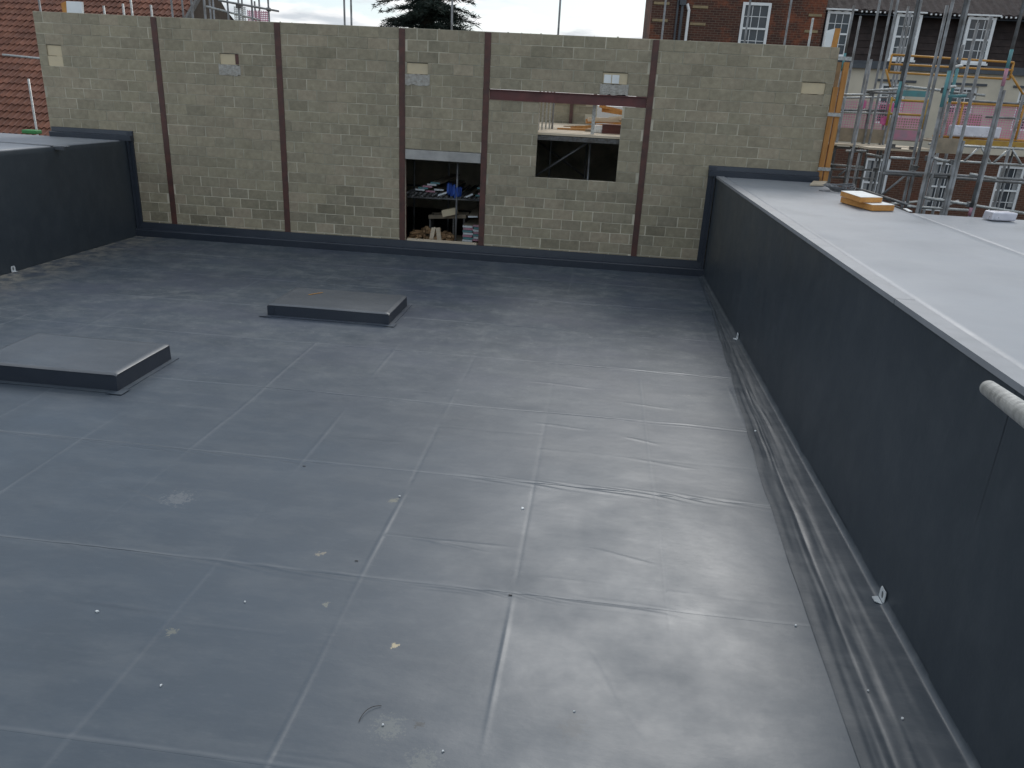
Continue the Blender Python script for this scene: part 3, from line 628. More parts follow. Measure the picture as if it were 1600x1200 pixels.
for i, (x, a) in enumerate([(-3.82, 1.5), (-3.66, 1.75)]):
    MB().obox((x, 18.12, .42), (.05, 0, .01), (0, .02, .0), (.03*(-1)**i, .02, .17)).build('offcut', MAT_PLANK, pk)
t = thing('trestle_frame', (-3.6, 18.6, .3), 'dark timber frame carrying a tan box in the doorway', 'frame')
MB().obox((-3.55, 18.6, .80), (.46, 0, .035), (0, .04, 0), (0, 0, .045)).obox((-3.55, 19.0, .80), (.46, 0, .035), (0, .04, 0), (0, 0, .045)).build('rail', MAT_BOARD, t)
for x in (-3.98, -3.40, -3.14): MB().box(x-.02, x+.02, 18.6, 19.0, .10, .80).build('leg', MAT_COUP, t)
tag(MB().obox((-3.47, 18.5, .93), (.17, 0, .045), (0, .12, 0), (-.018, 0, .075)).build('tan_box', MAT_CREAM), 'tilted tan cardboard box on the frame in the doorway', 'box')
board(-2.88, .86, .225, 18.3, 2.0, .05, MAT_CLIP, 'single scaffold board lying low above the floor stack in the doorway', tilt=.06)

# ------------------------------------------------------------------ roof kerbs (membrane-wrapped boxes)
def kerb(x0, x1, y0, y1, h, label, seed):
    t = thing('roof_kerb', ((x0+x1)/2, (y0+y1)/2, 0), label, 'roof kerb', 'membrane covered kerbs on the roof')
    body = MB(); body.add([(x0, y0, -.02), (x1, y0, -.02), (x1, y1, -.02), (x0, y1, -.02), (x0+.006, y0+.006, h-.012), (x1-.006, y0+.006, h-.012), (x1-.006, y1-.006, h-.012), (x0+.006, y1-.006, h-.012)],
                          [(0, 1, 5, 4), (1, 2, 6, 5), (2, 3, 7, 6), (3, 0, 4, 7), (4, 5, 6, 7)])
    bevel(body.build('sides', MAT_FLASH, t), .006)
    X, Y = np.meshgrid(np.linspace(x0-.004, x1+.004, 60), np.linspace(y0-.004, y1+.004, 40))
    ex = np.minimum(np.minimum(X-x0, x1-X), np.minimum(Y-y0, y1-Y))
    Z = h+.004*vnoise(X*1.7, Y*1.9, seed)+.003*np.exp(-((ex-.07)/.02)**2)-.005*np.exp(-np.clip(ex, 0, 9)/.012)
    Z[0] -= .013; Z[-1] -= .013; Z[:, 0] -= .013; Z[:, -1] -= .013
    grid_mesh('top_sheet', X, Y, Z, MAT_BOX, t)
    sk = MB()                                        # welded skirt lying on the roof
    d = .07
    sk.box(x0-d, x1+d, y0-d, y0+.002, .004, .0115).box(x0-d, x1+d, y1-.002, y1+d, .004, .0115).box(x1-.002, x1+d, y0+.002, y1-.002, .004, .011).box(x0-d, x0+.002, y0+.002, y1-.002, .004, .011)
    sk.build('skirt', MAT_ROOF, t)
    for (cx, sg) in ((x0, -1), (x1, 1)):             # folded corner patches
        MB().box(min(cx, cx-sg*.11)-.003*(sg < 0), max(cx, cx-sg*.11)+.003*(sg > 0), y0-.0045, y0+.004, .012, h-.03).build('corner_patch', MAT_FLASH, t)
        MB().add([(cx-sg*.10, y0-.11, .0118), (cx+sg*.11, y0-.11, .0118), (cx+sg*.11, y0+.10, .0118), (cx-sg*.10, y0-.11, .015), (cx+sg*.11, y0-.11, .015), (cx+sg*.11, y0+.10, .015)], [(0, 1, 2), (3, 4, 5), (0, 1, 4, 3), (1, 2, 5, 4)]).build('floor_patch', MAT_ROOF, t)
    return t
kerb(-7.56, -5.62, 8.19, 9.44, .232, 'low membrane-covered roof kerb box at the left edge, nearer the camera', 120)
kb = kerb(-5.27, -3.205, 11.86, 13.11, .20, 'low membrane-covered roof kerb box in the middle of the roof, farther away', 130)
tag(MB().rbox(-4.75, 12.72, .206, .28, .02, .004, .9).build('orange_scrap', MAT_OR), 'thin orange scrap lying on top of the farther roof kerb', 'scrap')

# ------------------------------------------------------------------ small white outlets at the foot of the parapets
def outlet(x, y, s, label):
    t = thing('roof_outlet', (x, y, 0), label, 'outlet', 'white outlets at the parapet foot')
    e = 1 if s > 0 else -1
    w2, hh = .055, .115
    n = 14; ring = [(y+.022*math.cos(2*math.pi*k/n), .062+.034*math.sin(2*math.pi*k/n)) for k in range(n)]
    outer = []
    for k in range(n):
        a = 2*math.pi*k/n; ca, sa = math.cos(a), math.sin(a); m_ = max(abs(ca), abs(sa)); outer.append((y+w2*ca/m_, .058+.058*sa/m_))
    xa, xb = x-e*.012, x-e*.018
    mb = MB()
    mb.add([(xb, p, q) for p, q in outer]+[(xb, p, q) for p, q in ring]+[(xa, p, q) for p, q in outer]+[(xa, p, q) for p, q in ring],
           [(k, (k+1) % n, n+(k+1) % n, n+k) for k in range(n)]+[(n+k, n+(k+1) % n, 3*n+(k+1) % n, 3*n+k) for k in range(n)]+[(2*n+k, 2*n+(k+1) % n, (k+1) % n, k) for k in range(n)])
    fix_normals(mb.build('wall_plate', MAT_CLIP, t))
    MB().tube((xa+e*.002, y, .062), (xa+e*.006, y, .062), .035, 14).build('recess', MAT_DARKHOLE, t)
    o = MB().add([(xb, y-w2, .006), (xb, y+w2, .006), (xb-e*.06, y+w2*.55, .012), (xb-e*.06, y-w2*.55, .012), (xb, y-w2, .012), (xb, y+w2, .012), (xb-e*.06, y+w2*.55, .018), (xb-e*.06, y-w2*.55, .018)],
                [(0, 1, 2, 3), (4, 5, 6, 7), (0, 1, 5, 4), (1, 2, 6, 5), (2, 3, 7, 6), (3, 0, 4, 7)]).build('floor_lip', MAT_CLIP, t); fix_normals(o)
outlet(XR-.002, 5.45, 1, 'white plastic outlet with oval hole at the foot of the right parapet, nearest')
outlet(XR-.002, 12.62, 1, 'small white outlet far along the foot of the right parapet')
outlet(XL+.002, 13.35, -1, 'small white outlet at the foot of the left parapet')

# ------------------------------------------------------------------ scraps on the membrane
chips = [(-3.33, 4.263, 0.020, 'white chip left of the seam in the near left of the roof'), (-2.496, 3.649, 0.014, 'small white chip near the bottom left of the roof'), (-.441, 6.341, 0.029, 'triangular white chip in the middle of the roof'),
         (2.255, 4.159, 0.020, 'white v-shaped chip in the gutter strip nearest the camera'), (2.112, 4.383, .013, 'tiny white chip in the gutter strip below the nearest outlet'), (1.772, 5.006, .014, 'tiny white chip on the roof left of the gutter edge'),
         (2.145, 8.754, .022, 'pale chip in the gutter strip half way along the parapet'), (-1.62, 6.34, .022, 'pale chip above the yellowish stain in the middle of the roof'), (-2.35, 4.55, .013, 'tiny pale chip left of the long board joint'), (-.62, 3.42, .012, 'tiny pale crumb beside the dark patch at the bottom'), (.14, 3.86, .012, 'tiny white crumb near the bottom right of the roof'), (-1.02, 3.56, .011, 'tiny crumb on the greenish stain at the bottom')]
for i, (x, y, s, lb) in enumerate(chips):
    r = random.Random(i); n = 5
    pts = [(x+s*r.uniform(.3, 1)*math.cos(2*math.pi*k/n+i), y+s*r.uniform(.25, 1.0)*math.sin(2*math.pi*k/n+i)) for k in range(n)]
    z = .003 if x < 1.85 else -.004
    mb = MB().add([(p, q, z) for p, q in pts]+[(x+(p-x)*.8, y+(q-y)*.8, z+.006+.003*r.random()) for p, q in pts], [tuple(range(n))[::-1], tuple(range(n, 2*n))]+[(k, (k+1) % n, n+(k+1) % n, n+k) for k in range(n)])
    tag(mb.build('plastic_chip', MAT_CLIP), lb, 'scrap', 'white scraps on the roof')
pts = [(-1.17+.10*u*u, 3.56+.15*math.sin(u*1.35), .007+.008*math.sin(u*3)) for u in np.linspace(0, 1, 12)]
tag(MB().path(pts, .0019, 6).build('twig', MAT_TWIG), 'thin curved dark twig lying near the bottom middle of the roof', 'twig')
for i, (x, y, lb) in enumerate([(-.40, 4.99, 'tiny dark splinter on the seam in the lower middle of the roof'), (-1.70, 5.22, 'tiny dark splinter above the second nearest seam'), (-2.72, 6.75, 'tiny dark splinter on the third seam, left of the middle')]):
    tag(MB().rbox(x, y, .004, .028, .005, .004, .1*i).build('splinter', MAT_TWIG), lb, 'splinter', 'dark splinters on the roof')
for i in range(1):
    pass

# ------------------------------------------------------------------ scaffold tube poking in at the right
ft = thing('guard_tube', (1.2, 2.0, 2.85), 'pale galvanised scaffold tube end poking in at the right edge, close to the camera', 'scaffold tube')
p0, p1 = Vector((1.218, 2.299, 2.894)), Vector((1.0115, 1.738, 3.024)); dr = (p1-p0).normalized()
MB().tube(p0, p1+dr*1.4, SR, 28, bore=.0205).build('tube', MAT_GALVL, ft, True)

# ------------------------------------------------------------------ things on the right raised roof
zt = ZP+.010
tag(bevel(MB().obox((4.575, 17.05, zt+.02), (.155, .06, 0), (.14, .42, 0), (0, 0, .018)).build('plank_offcut', MAT_PLANK), .004), 'short pale plank offcut lying beside the wall end on the right roof', 'plank')
cbm = MB()
for k in range(5):
    rad = .20+.016*k; ph = k*1.1; pts = []
    for u in range(33):
        a = 2*math.pi*u/32+ph; pts.append((4.66+.03*math.sin(ph)+rad*math.cos(a), 15.75+.02*k+rad*1.35*math.sin(a), zt+.015+.02*k+.055*max(0, math.sin(a+.6*k-.5))))
    cbm.path(pts, .011, 6)
cbm.path([(4.42, 15.6, zt+.012), (4.30, 15.55, zt+.012), (4.22, 15.62, zt+.012)], .009, 6)
tag(cbm.build('cable_coil', MAT_CABLE), 'loose coil of grey cable on the right roof behind the foam boards', 'cable')
def foam(c, ax, ay, h, label):
    c, ax, ay = Vector(c), Vector(ax), Vector(ay)
    t = thing('foam_board', tuple(c), label, 'insulation board', 'foam board offcuts on the right roof')
    bevel(MB().obox(c+Vector((0, 0, h/2)), ax, ay, (0, 0, h/2-.002)).build('foam', MAT_FOAM, t), .004)
    MB().obox(c+Vector((0, 0, h)), ax*.998, ay*.998, (0, 0, .0025)).build('top_facing', MAT_WHITE, t)
foam((4.42, 13.42, zt), (.20, .09, 0), (-.10, .50, 0), .095, 'lower of two stacked orange foam boards on the right roof')
foam((4.34, 13.52, zt+.10), (.20, .10, 0), (-.03, .44, 0), .085, 'upper of two stacked orange foam boards with white facing on the right roof')
fo = MB(); X, Y = np.meshgrid(np.linspace(0, 1, 2), np.linspace(0, 1, 2))
tag(bevel(MB().obox((6.20, 12.75, ZP+.07), (.19, .03, 0), (-.02, .12, 0), (.008, 0, .064)).build('foil_pack', MAT_FOIL), .02, 3), 'silver foil-wrapped pack lying at the far edge of the right roof', 'pack')
tag(MB().obox((5.0, 13.2, ZP+.02), (.02, .17, 0), (.03, .0, 0), (0, 0, .006)).build('white_strip', MAT_WHITE), 'short white strip beside the foam boards on the right roof', 'strip')
tag(MB().obox((4.90, 15.35, ZP+.025), (.05, .02, 0), (-.01, .05, 0), (0, 0, .015)).build('pink_scrap', MAT_PINK), 'small pink scrap beside the cable coil', 'scrap')

# timber posts and foam at the wall ends
for i, (x0, x1, za_, zb_, lb) in enumerate([(4.672, 4.775, 2.23, 4.12, 'left and shorter of two orange timber posts at the right wall end'), (4.805, 4.905, 2.23, 4.60, 'right and taller of two orange timber posts at the right wall end')]):
    t = tag(bevel(MB().box(x0, x1, YW-.03+.01*i, YW+.06, za_, zb_).build('timber_post', MAT_TIMB), .003), lb, 'post', 'orange timber posts at the wall end')
tag(MB().box(4.69, 4.772, YW+.065, YW+.09, 2.3, 4.6).build('dark_batten', MAT_OFFC), 'dark brown batten behind the orange posts at the right wall end', 'batten')
for i, (zz, lb) in enumerate([(2.45, 'lower grey metal strap round the orange timber posts'), (3.55, 'middle grey metal strap round the orange timber posts'), (4.63, 'grey metal bracket above the orange timber posts')]):
    tag(MB().box(4.655, 4.92, YW-.05, YW-.034, zz, zz+.07).box(4.908, 4.92, YW-.034, YW+.06, zz, zz+.07).build('metal_strap', MAT_GALVL), lb, 'strap', 'straps on the timber posts')
def foam_up(x0, x1, xw, z1, label):
    t = thing('foam_block', ((x0+x1)/2, YW+.06, ZT), label, 'insulation board')
    MB().add([(xw, YW+.02, ZT), (x1, YW+.02, ZT), (x1+.02, YW+.02, z1), (xw+.02, YW+.02, z1), (xw, YW+.09, ZT), (x1, YW+.09, ZT), (x1+.02, YW+.09, z1), (xw+.02, YW+.09, z1)], [(0, 1, 2, 3), (5, 4, 7, 6), (1, 5, 6, 2), (4, 0, 3, 7), (3, 2, 6, 7)]).build('foam', MAT_FOAM if x1 > 0 else MAT_WHITE, t)
    MB().add([(x0, YW+.018, ZT), (xw-.002, YW+.02, ZT), (xw+.016, YW+.02, z1), (x0-.01, YW+.018, z1-.05), (x0, YW+.088, ZT), (xw-.002, YW+.09, ZT), (xw+.016, YW+.09, z1), (x0-.01, YW+.088, z1-.05)], [(0, 1, 2, 3), (5, 4, 7, 6), (4, 0, 3, 7), (3, 2, 6, 7)]).build('facing', MAT_WHITE if x1 > 0 else MAT_FOAM, t)
foam_up(4.36, 4.60, 4.49, 5.22, 'white-faced orange foam offcut standing on the right end of the wall top')
foam_up(-12.16, -11.70, -12.06, 5.10, 'white foam offcut standing on the left part of the wall top')

# ------------------------------------------------------------------ poles rising behind the wall
far_poles = [(-6.45, 20, 9, 'left of a close pair of thin poles in the sky left of the cedar'), (-6.28, 20, 9, 'right of a close pair of thin poles in the sky left of the cedar'), (-3.80, 20, 9, 'single grey pole rising in front of the cedar'),
             (-1.23, 20, 9, 'single thin pole in open sky right of the cedar'), (1.21, 20, 9, 'pole in front of the left corner of the brick house'), (3.12, 20, 9, 'pole crossing the sash window of the brick house'), (4.03, 20, 9, 'pole in front of the brick wall right of the sash window')]
for x, y, z, lb in far_poles:
    tube_thing((x, y, ZG), (x, y, z), SR, MAT_GALV, lb, 'poles rising behind the block wall', 'scaffold_pole', 10, 'scaffold pole')
tube_thing((4.23, 18.5, ZG), (4.23, 18.5, 5.47), SR, MAT_GALVL, 'short pale pole ending in front of the brick house near the wall end', 'poles rising behind the block wall', 'scaffold_pole', 10, 'scaffold pole')
for x, y, z, lb in [(-13.07, 18.2, 5.2, 'stub of pole above the far left corner of the wall top'), (-11.04, 18.2, 5.14, 'left of two stubs joined by a loop above the wall top at left'), (-10.84, 18.2, 5.30, 'right of two stubs joined by a loop above the wall top at left'), (-10.37, 18.2, 5.14, 'short stub just left of the leftmost steel column'), (-11.51, 18.2, 5.08, 'small stub in front of the tiled roof beside the foam offcut')]:
    tube_thing((x, y, ZG), (x, y, z), SR, MAT_GALVL if x > -12 else MAT_GALV, lb, 'pole stubs above the wall top', 'scaffold_pole', 8, 'scaffold pole')
ls = thing('scaffold', (-9.4, 20.3, ZG), 'scaffold of grey tubes with pink netting behind the left part of the wall', 'scaffold')
for x, y, z in [(-11.10, 21, 9), (-10.07, 19.5, 9), (-9.75, 19.5, 9), (-10.35, 21, 9), (-10.26, 21, 9), (-9.40, 20, 9), (-9.12, 20, 9), (-9.48, 21, 9), (-8.78, 20, 9), (-9.14, 21, 5.56), (-9.02, 21, 9), (-8.36, 20, 9), (-10.58, 19.5, 9)]:
    MB().tube((x, y, ZG), (x, y, z), SR*(1.25 if x in (-10.07, -9.75) else 1), 8).build('standard', MAT_GALV, ls, True)
for p, q, mt in [((-9.97, 20.05, 5.31), (-8.62, 20.05, 5.06), MAT_GALVL), ((-9.60, 19.95, 5.45), (-8.08, 19.95, 5.27), MAT_GALV)]:
    MB().tube(p, q, SR, 8).build('ledger', mt, ls, True)
def netting(name, x0, x1, z0, z1, y, sp, wd, mt, parent, skew=0):
    mb = MB(); n = int((x1-x0)/sp)
    for k in range(n+1):
        x = x0+k*sp; mb.box(x-wd/2, x+wd/2, y-.002, y+.002, z0, z1)
    n = int((z1-z0)/sp)
    for k in range(n+1):
        z = z0+k*sp; mb.box(x0, x1, y-.0045, y-.0025, z-wd/2, z+wd/2)
    return stuff(mb.build(name, mt, parent))
netting('netting', -8.95, -8.40, 4.7, 5.28, 20.12, .045, .022, MAT_MESH, ls)
netting('netting', -9.30, -9.0, 4.7, 5.35, 20.14, .045, .022, MAT_WHITE, ls)
MB().rbox(-9.12, 20.0, 5.30, .1, .1, .1, 0).rbox(-8.36, 20, 5.26, .08, .08, .08, 0).build('couplers', MAT_COUP, ls)
tube_thing((-14.2, 18.2, 3.935), (-12.6, 18.2, 3.87), SR, MAT_GALVL, 'pale horizontal tube end sticking out left of the block wall', None, 'scaffold_tube', 10)
tube_thing((-13.72, 18.3, ZG), (-13.72, 18.3, 3.43), SR, MAT_GALVL, 'pale upright pole in front of the red tiled roof at left', None, 'scaffold_pole', 10, 'scaffold pole')
tag(bevel(MB().rbox(-13.55, 17.9, ZP+.005, .35, .25, .09, .1).build('green_tub', MAT_GREEN), .02), 'small green plastic piece at the foot of the pole at left', 'tub')

# ------------------------------------------------------------------ house with red pantile roof (left)
hs = thing('tiled_house', (-21, 24, ZG), 'house with a red pantile roof behind the left end of the wall', 'house')
SL = R(38); GA, TW = .30, .35; Y0, Z0 = 20.6, 1.75; XV = -13.25
MB().box(-32, XV-.15, Y0+.5, 33, ZG, Z0+.2).build('wall', MAT_BRICKL, hs)
rb = MB().add([(-32, Y0, Z0-.06), (XV, Y0, Z0-.06), (XV, Y0+6.4, Z0+6.4*math.tan(SL)-.06), (-32, Y0+6.4, Z0+6.4*math.tan(SL)-.06), (-32, Y0+12.8, Z0-.06), (XV, Y0+12.8, Z0-.06)], [(0, 1, 2, 3), (3, 2, 5, 4), (1, 5, 2)]).build('roof', MAT_BARK, hs)
def tile_mesh():
    v, f = [], []; n = 16
    for u in range(n+1):
        x = -TW/2*1.04+TW*1.04*u/n; z = .026*math.cos(2*math.pi*2*u/n+.8)+.006*math.cos(4*math.pi*2*u/n)
        v += [(x, -GA*.62, z+.024), (x, GA*.5, z-.016), (x, -GA*.60, z-.006)]
    for u in range(n):
        a, b = 3*u, 3*(u+1); f += [(a, b, b+1, a+1), (a+2, b+2, b, a)]
    return v, f
tv, tf = tile_mesh(); tme = bpy.data.meshes.new('tile'); tme.from_pydata(tv, [], tf); tme.materials.append(MAT_TILE)
rest = MB(); cs, sn = math.cos(SL), math.sin(SL); cnt = 0
for r in range(26):
    for c in range(54):
        x = XV-.17-c*TW+random.uniform(-.006, .006); s = (r+.55)*GA
        y, z = Y0+s*cs, Z0+s*sn+.01
        px, py, _ = project((x, y, z))
        vis = -25 < px < 310 and -15 < py < 222 and not (px > 95 and py > 40)
        if vis and cnt < 300:
            o = link('tile', tme, rb, loc=(x, y, z)); o.rotation_euler = (SL+random.uniform(-.012, .012), random.uniform(-.02, .02), 0); cnt += 1
        elif c < 40: rest.add([(x+a, y+b*cs-e*sn, z+b*sn+e*cs) for a, b, e in tv], tf)
stuff(rest.build('roof_tiles', MAT_TILES, rb))
MB().obox((XV+.04, Y0+3.2, Z0+3.2*math.tan(SL)+.03), (.05, 0, 0), (0, 3.2, 3.2*math.tan(SL)), (0, -.04, .05)).build('verge', MAT_COUP, rb)

# gabled brick house further back
GX, GZ, GY = -16.75, 5.15, 38.0                      # right-hand eaves corner of the gable
gh = thing('gabled_house', (GX, GY, ZG), 'red brick gable end behind the scaffold at the left', 'house')
MB().add([(GX-7.6, GY, ZG), (GX, GY, ZG), (GX, GY, GZ), (GX-3.8, GY, GZ+4.5), (GX-7.6, GY, GZ)], [(0, 1, 2, 3, 4)]).box(GX-7.6, GX, GY+.01, GY+8, ZG, GZ).build('wall', MAT_BRICKL, gh)
for e in (0, 1):
    xe, xa = (GX+.15, GX-3.8) if e == 0 else (GX-7.75, GX-3.8)
    zb = GZ-.18
    fix_normals(MB().add([(xe, GY-.15, zb), (xa, GY-.15, GZ+4.5), (xa, GY+8, GZ+4.5), (xe, GY+8, zb), (xe, GY-.15, zb+.2), (xa, GY-.15, GZ+4.7), (xa, GY+8, GZ+4.7), (xe, GY+8, zb+.2)], [(0, 1, 2, 3), (4, 5, 6, 7), (0, 1, 5, 4), (0, 3, 7, 4), (3, 2, 6, 7)]).build('roof_slope', MAT_MANS, gh))
gh.rotation_euler = (0, 0, R(25))

# ------------------------------------------------------------------ brick house and mansard house (right)
YH = 31.0
def sash(t, x0, x1, z0, z1, y, cols=3, rows=4, proud=.06, fw_=.09, curtain=False):
    m_ = MB(); zm = (z0+z1)/2
    m_.box(x0, x0+fw_, y-proud, y+.04, z0, z1).box(x1-fw_, x1, y-proud, y+.04, z0, z1).box(x0+fw_, x1-fw_, y-proud, y+.04, z1-fw_, z1).box(x0+fw_, x1-fw_, y-proud, y+.04, z0, z0+fw_*.8).box(x0+fw_, x1-fw_, y-proud+.01, y+.02, zm-.03, zm+.03)
    wn = m_.build('window', MAT_WFRAME, t)
    b = MB(); a0, a1 = x0+fw_, x1-fw_
    for k in range(1, cols): xx = a0+(a1-a0)*k/cols; b.box(xx-.010, xx+.010, y-.02, y+.0, z0+fw_*.8, zm-.03).box(xx-.010, xx+.010, y-.02, y+.0, zm+.03, z1-fw_)
    for h0, h1 in ((z0+fw_*.8, zm-.03), (zm+.03, z1-fw_)):
        for k in range(1, rows//2): zz = h0+(h1-h0)*k/(rows//2); b.box(a0, a1, y-.019, y-.001, zz-.010, zz+.010)
    b.build('glazing_bars', MAT_WFRAME, wn)
    MB().box(a0, a1, y+.002, y+.012, z0+fw_*.8, z1-fw_).build('pane', MAT_GLASS, wn)
    if curtain:
        MB().box(a0, a0+(a1-a0)*.22, y-.0005, y+.0015, z0+.3, z1-fw_).box(a1-(a1-a0)*.22, a1, y-.0005, y+.0015, z0+.3, z1-fw_).build('curtain', MAT_CURT, wn)
bh = thing('brick_house', (4.5, 33, ZG), 'dark red brick house with a white sash window above the wall', 'house')
bwl = MB()
for (x0, x1, z0, z1) in [(1.4, 4.55, ZG, 11), (5.55, 7.42, ZG, 11), (4.55, 5.55, ZG, 5.4), (4.55, 5.55, 7.1, 11)]: bwl.box(x0, x1, YH-.3, YH+6, z0, z1)
bwl.build('wall', MAT_BRICK, bh)
MB().box(4.55, 5.55, YH-.1, YH-.05, 5.4, 7.1).build('lining', MAT_GLASS, bh)
sash(bh, 4.56, 5.54, 5.42, 7.09, YH-.25)
for x0, x1, z in [(2.82, 3.36, 6.83), (2.80, 3.34, 6.28), (6.85, 7.30, 6.72), (6.80, 7.25, 6.2), (1.45, 2.0, 6.9), (1.45, 2.0, 6.35)]:
    MB().box(x0, x1, YH-.33, YH-.295, z, z+.085).build('stone_band', MAT_QUOIN, bh)
MB().tube((2.70, YH-.38, ZG), (2.70, YH-.38, 6.75), .05, 8).tube((2.70, YH-.38, 6.75), (2.62, YH-.36, 6.95), .05, 8).build('white_downpipe', MAT_WFRAME, bh)
MB().tube((2.46, YH-.38, ZG), (2.46, YH-.38, 6.9), .05, 8).rbox(2.46, YH-.38, 6.9, .22, .15, .2, 0).tube((2.30, YH-.36, ZG), (2.30, YH-.36, 11), .04, 8).build('dark_downpipe', MAT_LEAD, bh)
mh = thing('mansard_house', (13, 34, ZG), 'house with dark mansard roof, white dormer windows and cream wall at right', 'house')
XA, XB = 7.42, 18.5
ZE, ZU, ZC = 5.30, 7.02, 2.44
wins = [(9.87, 10.78), (12.27, 13.2), (14.6, 15.55)]
cm = MB()
def facade(mb, z0, z1, holes, y0, y1):
    x = XA
    for (a, b, c, d) in holes:
        mb.box(x, a, y0, y1, z0, z1); mb.box(a, b, y0, y1, z0, c) if c > z0 else None; mb.box(a, b, y0, y1, d, z1) if d < z1 else None; x = b
    mb.box(x, XB, y0, y1, z0, z1)
facade(cm, ZC, ZE-.1, [(a, b, 3.3, 4.7) for a, b in wins], YH-.02, YH+.3); cm.build('rendered_wall', MAT_CREAMW, mh)
lb_ = MB(); facade(lb_, ZG, ZC-.004, [(a, b, .32, 2.1) for a, b in wins], YH, YH+.3); lb_.build('brick_wall', MAT_BRICKL, mh)
MB().box(XA, XB, YH+.32, YH+5, ZG, ZE).build('inner_core', MAT_INNER_SHADE, mh)
for a, b in wins:
    sash(mh, a+.004, b-.004, 3.31, 4.695, YH+.1, 3, 4); sash(mh, a+.004, b-.004, .325, 2.095, YH+.1, 3, 4, curtain=True)
    MB().box(a-.25, b+.25, YH-.06, YH-.022, 4.74, 4.82).build('hood', MAT_LEAD, mh)
MB().box(XA, XB, YH-.18, YH-.02, ZE-.16, ZE-.02).build('gutter', MAT_LEAD, mh)
MB().box(XA, XB, YH-.06, YH+.3, ZE-.015, ZE+.1).build('eaves_board', MAT_LEAD, mh)
dorm = [(7.53, 8.41), (9.89, 10.75), (12.27, 13.2), (14.65, 15.55)]
ncr = 7; hgt = (ZU-ZE-.1)/ncr
for k in range(ncr):
    z0 = ZE+.1+k*hgt; yb = YH+.02+k*.06
    m_ = MB(); x = XA
    for a, b in dorm+[(XB, XB)]:
        if a-.02 > x: m_ = MB().add([(x, yb-.03, z0-.02), (a-.02, yb-.03, z0-.02), (a-.02, yb+.06, z0+hgt), (x, yb+.06, z0+hgt), (x, yb+.04, z0-.02), (a-.02, yb+.04, z0-.02), (a-.02, yb+.12, z0+hgt), (x, yb+.12, z0+hgt)], [(0, 1, 2, 3), (4, 7, 6, 5), (0, 4, 5, 1), (1, 5, 6, 2), (3, 2, 6, 7), (0, 3, 7, 4)]); m_.build('tile_course', MAT_MANS, mh)
        x = b+.02
MB().box(XA, XB, YH+.6, YH+5, ZE, ZU).build('mansard_core', MAT_INNER_SHADE, mh)
for a, b in dorm[:]:
    sash(mh, a, b, ZE+.18, ZU-.06, YH-.06, 3, 4, .05, .1)
    MB().box(a-.015, a+.02, YH-.02, YH+.8, ZE+.16, ZU-.04).build('dormer_cheek', MAT_LEAD, mh)
    MB().box(b-.02, b+.015, YH-.02, YH+.8, ZE+.16, ZU-.04).build('dormer_cheek', MAT_LEAD, mh)
    MB().box(a-.1, b+.1, YH-.22, YH+.6, ZU-.05, ZU+.0).build('dormer_head', MAT_WFRAME, mh)
    MB().box(a-.04, b+.04, YH-.16, YH-.06, ZE+.11, ZE+.18).build('dormer_sill', MAT_WFRAME, mh)
MB().add([(10.74-.64, YH-.074, ZE+.30), (10.65, YH-.074, ZE+.30), (10.65, YH-.074, ZE+.62), (10.1, YH-.074, ZE+.62)], [(0, 1, 2, 3)]).build('blind', MAT_CURT, mh)
up_ = MB()
for k in range(12):
    z0 = ZU+.02+k*.16; yb = YH-.15+k*.28; n = 74
    vs = []; fs = []
    for u in range(n+1):
        x = XA+(XB-XA)*u/n; zz = .022*math.sin(u*math.pi); w_ = .04*(u % 2)
        vs += [(x, yb, z0-.03+w_), (x, yb+.34, z0+.165+w_), (x, yb+.03, z0-.11+w_)]
    for u in range(n): a, b = 3*u, 3*u+3; fs += [(a, b, b+1, a+1), (a+2, b+2, b, a)]
    up_.add(vs, fs)
stuff(up_.build('upper_roof_tiles', MAT_MANS, mh))
MB().add([(XA, YH-.1, ZU-.16), (XB, YH-.1, ZU-.16), (XB, YH+3.3, ZU+1.72), (XA, YH+3.3, ZU+1.72), (XB, YH+6.5, ZU-.16), (XA, YH+6.5, ZU-.16)], [(0, 1, 2, 3), (3, 2, 4, 5), (0, 3, 5), (1, 4, 2)]).build('upper_roof', MAT_LEAD, mh)
dots = MB()
for k in range(60):
    x = 8.5+k*.155
    if not any(a-.1 < x < b+.1 for a, b in dorm): dots.rbox(x, YH-.2, ZU-.09, .05, .04, .05, 0)
stuff(dots.build('eaves_fillers', MAT_WFRAME, mh))

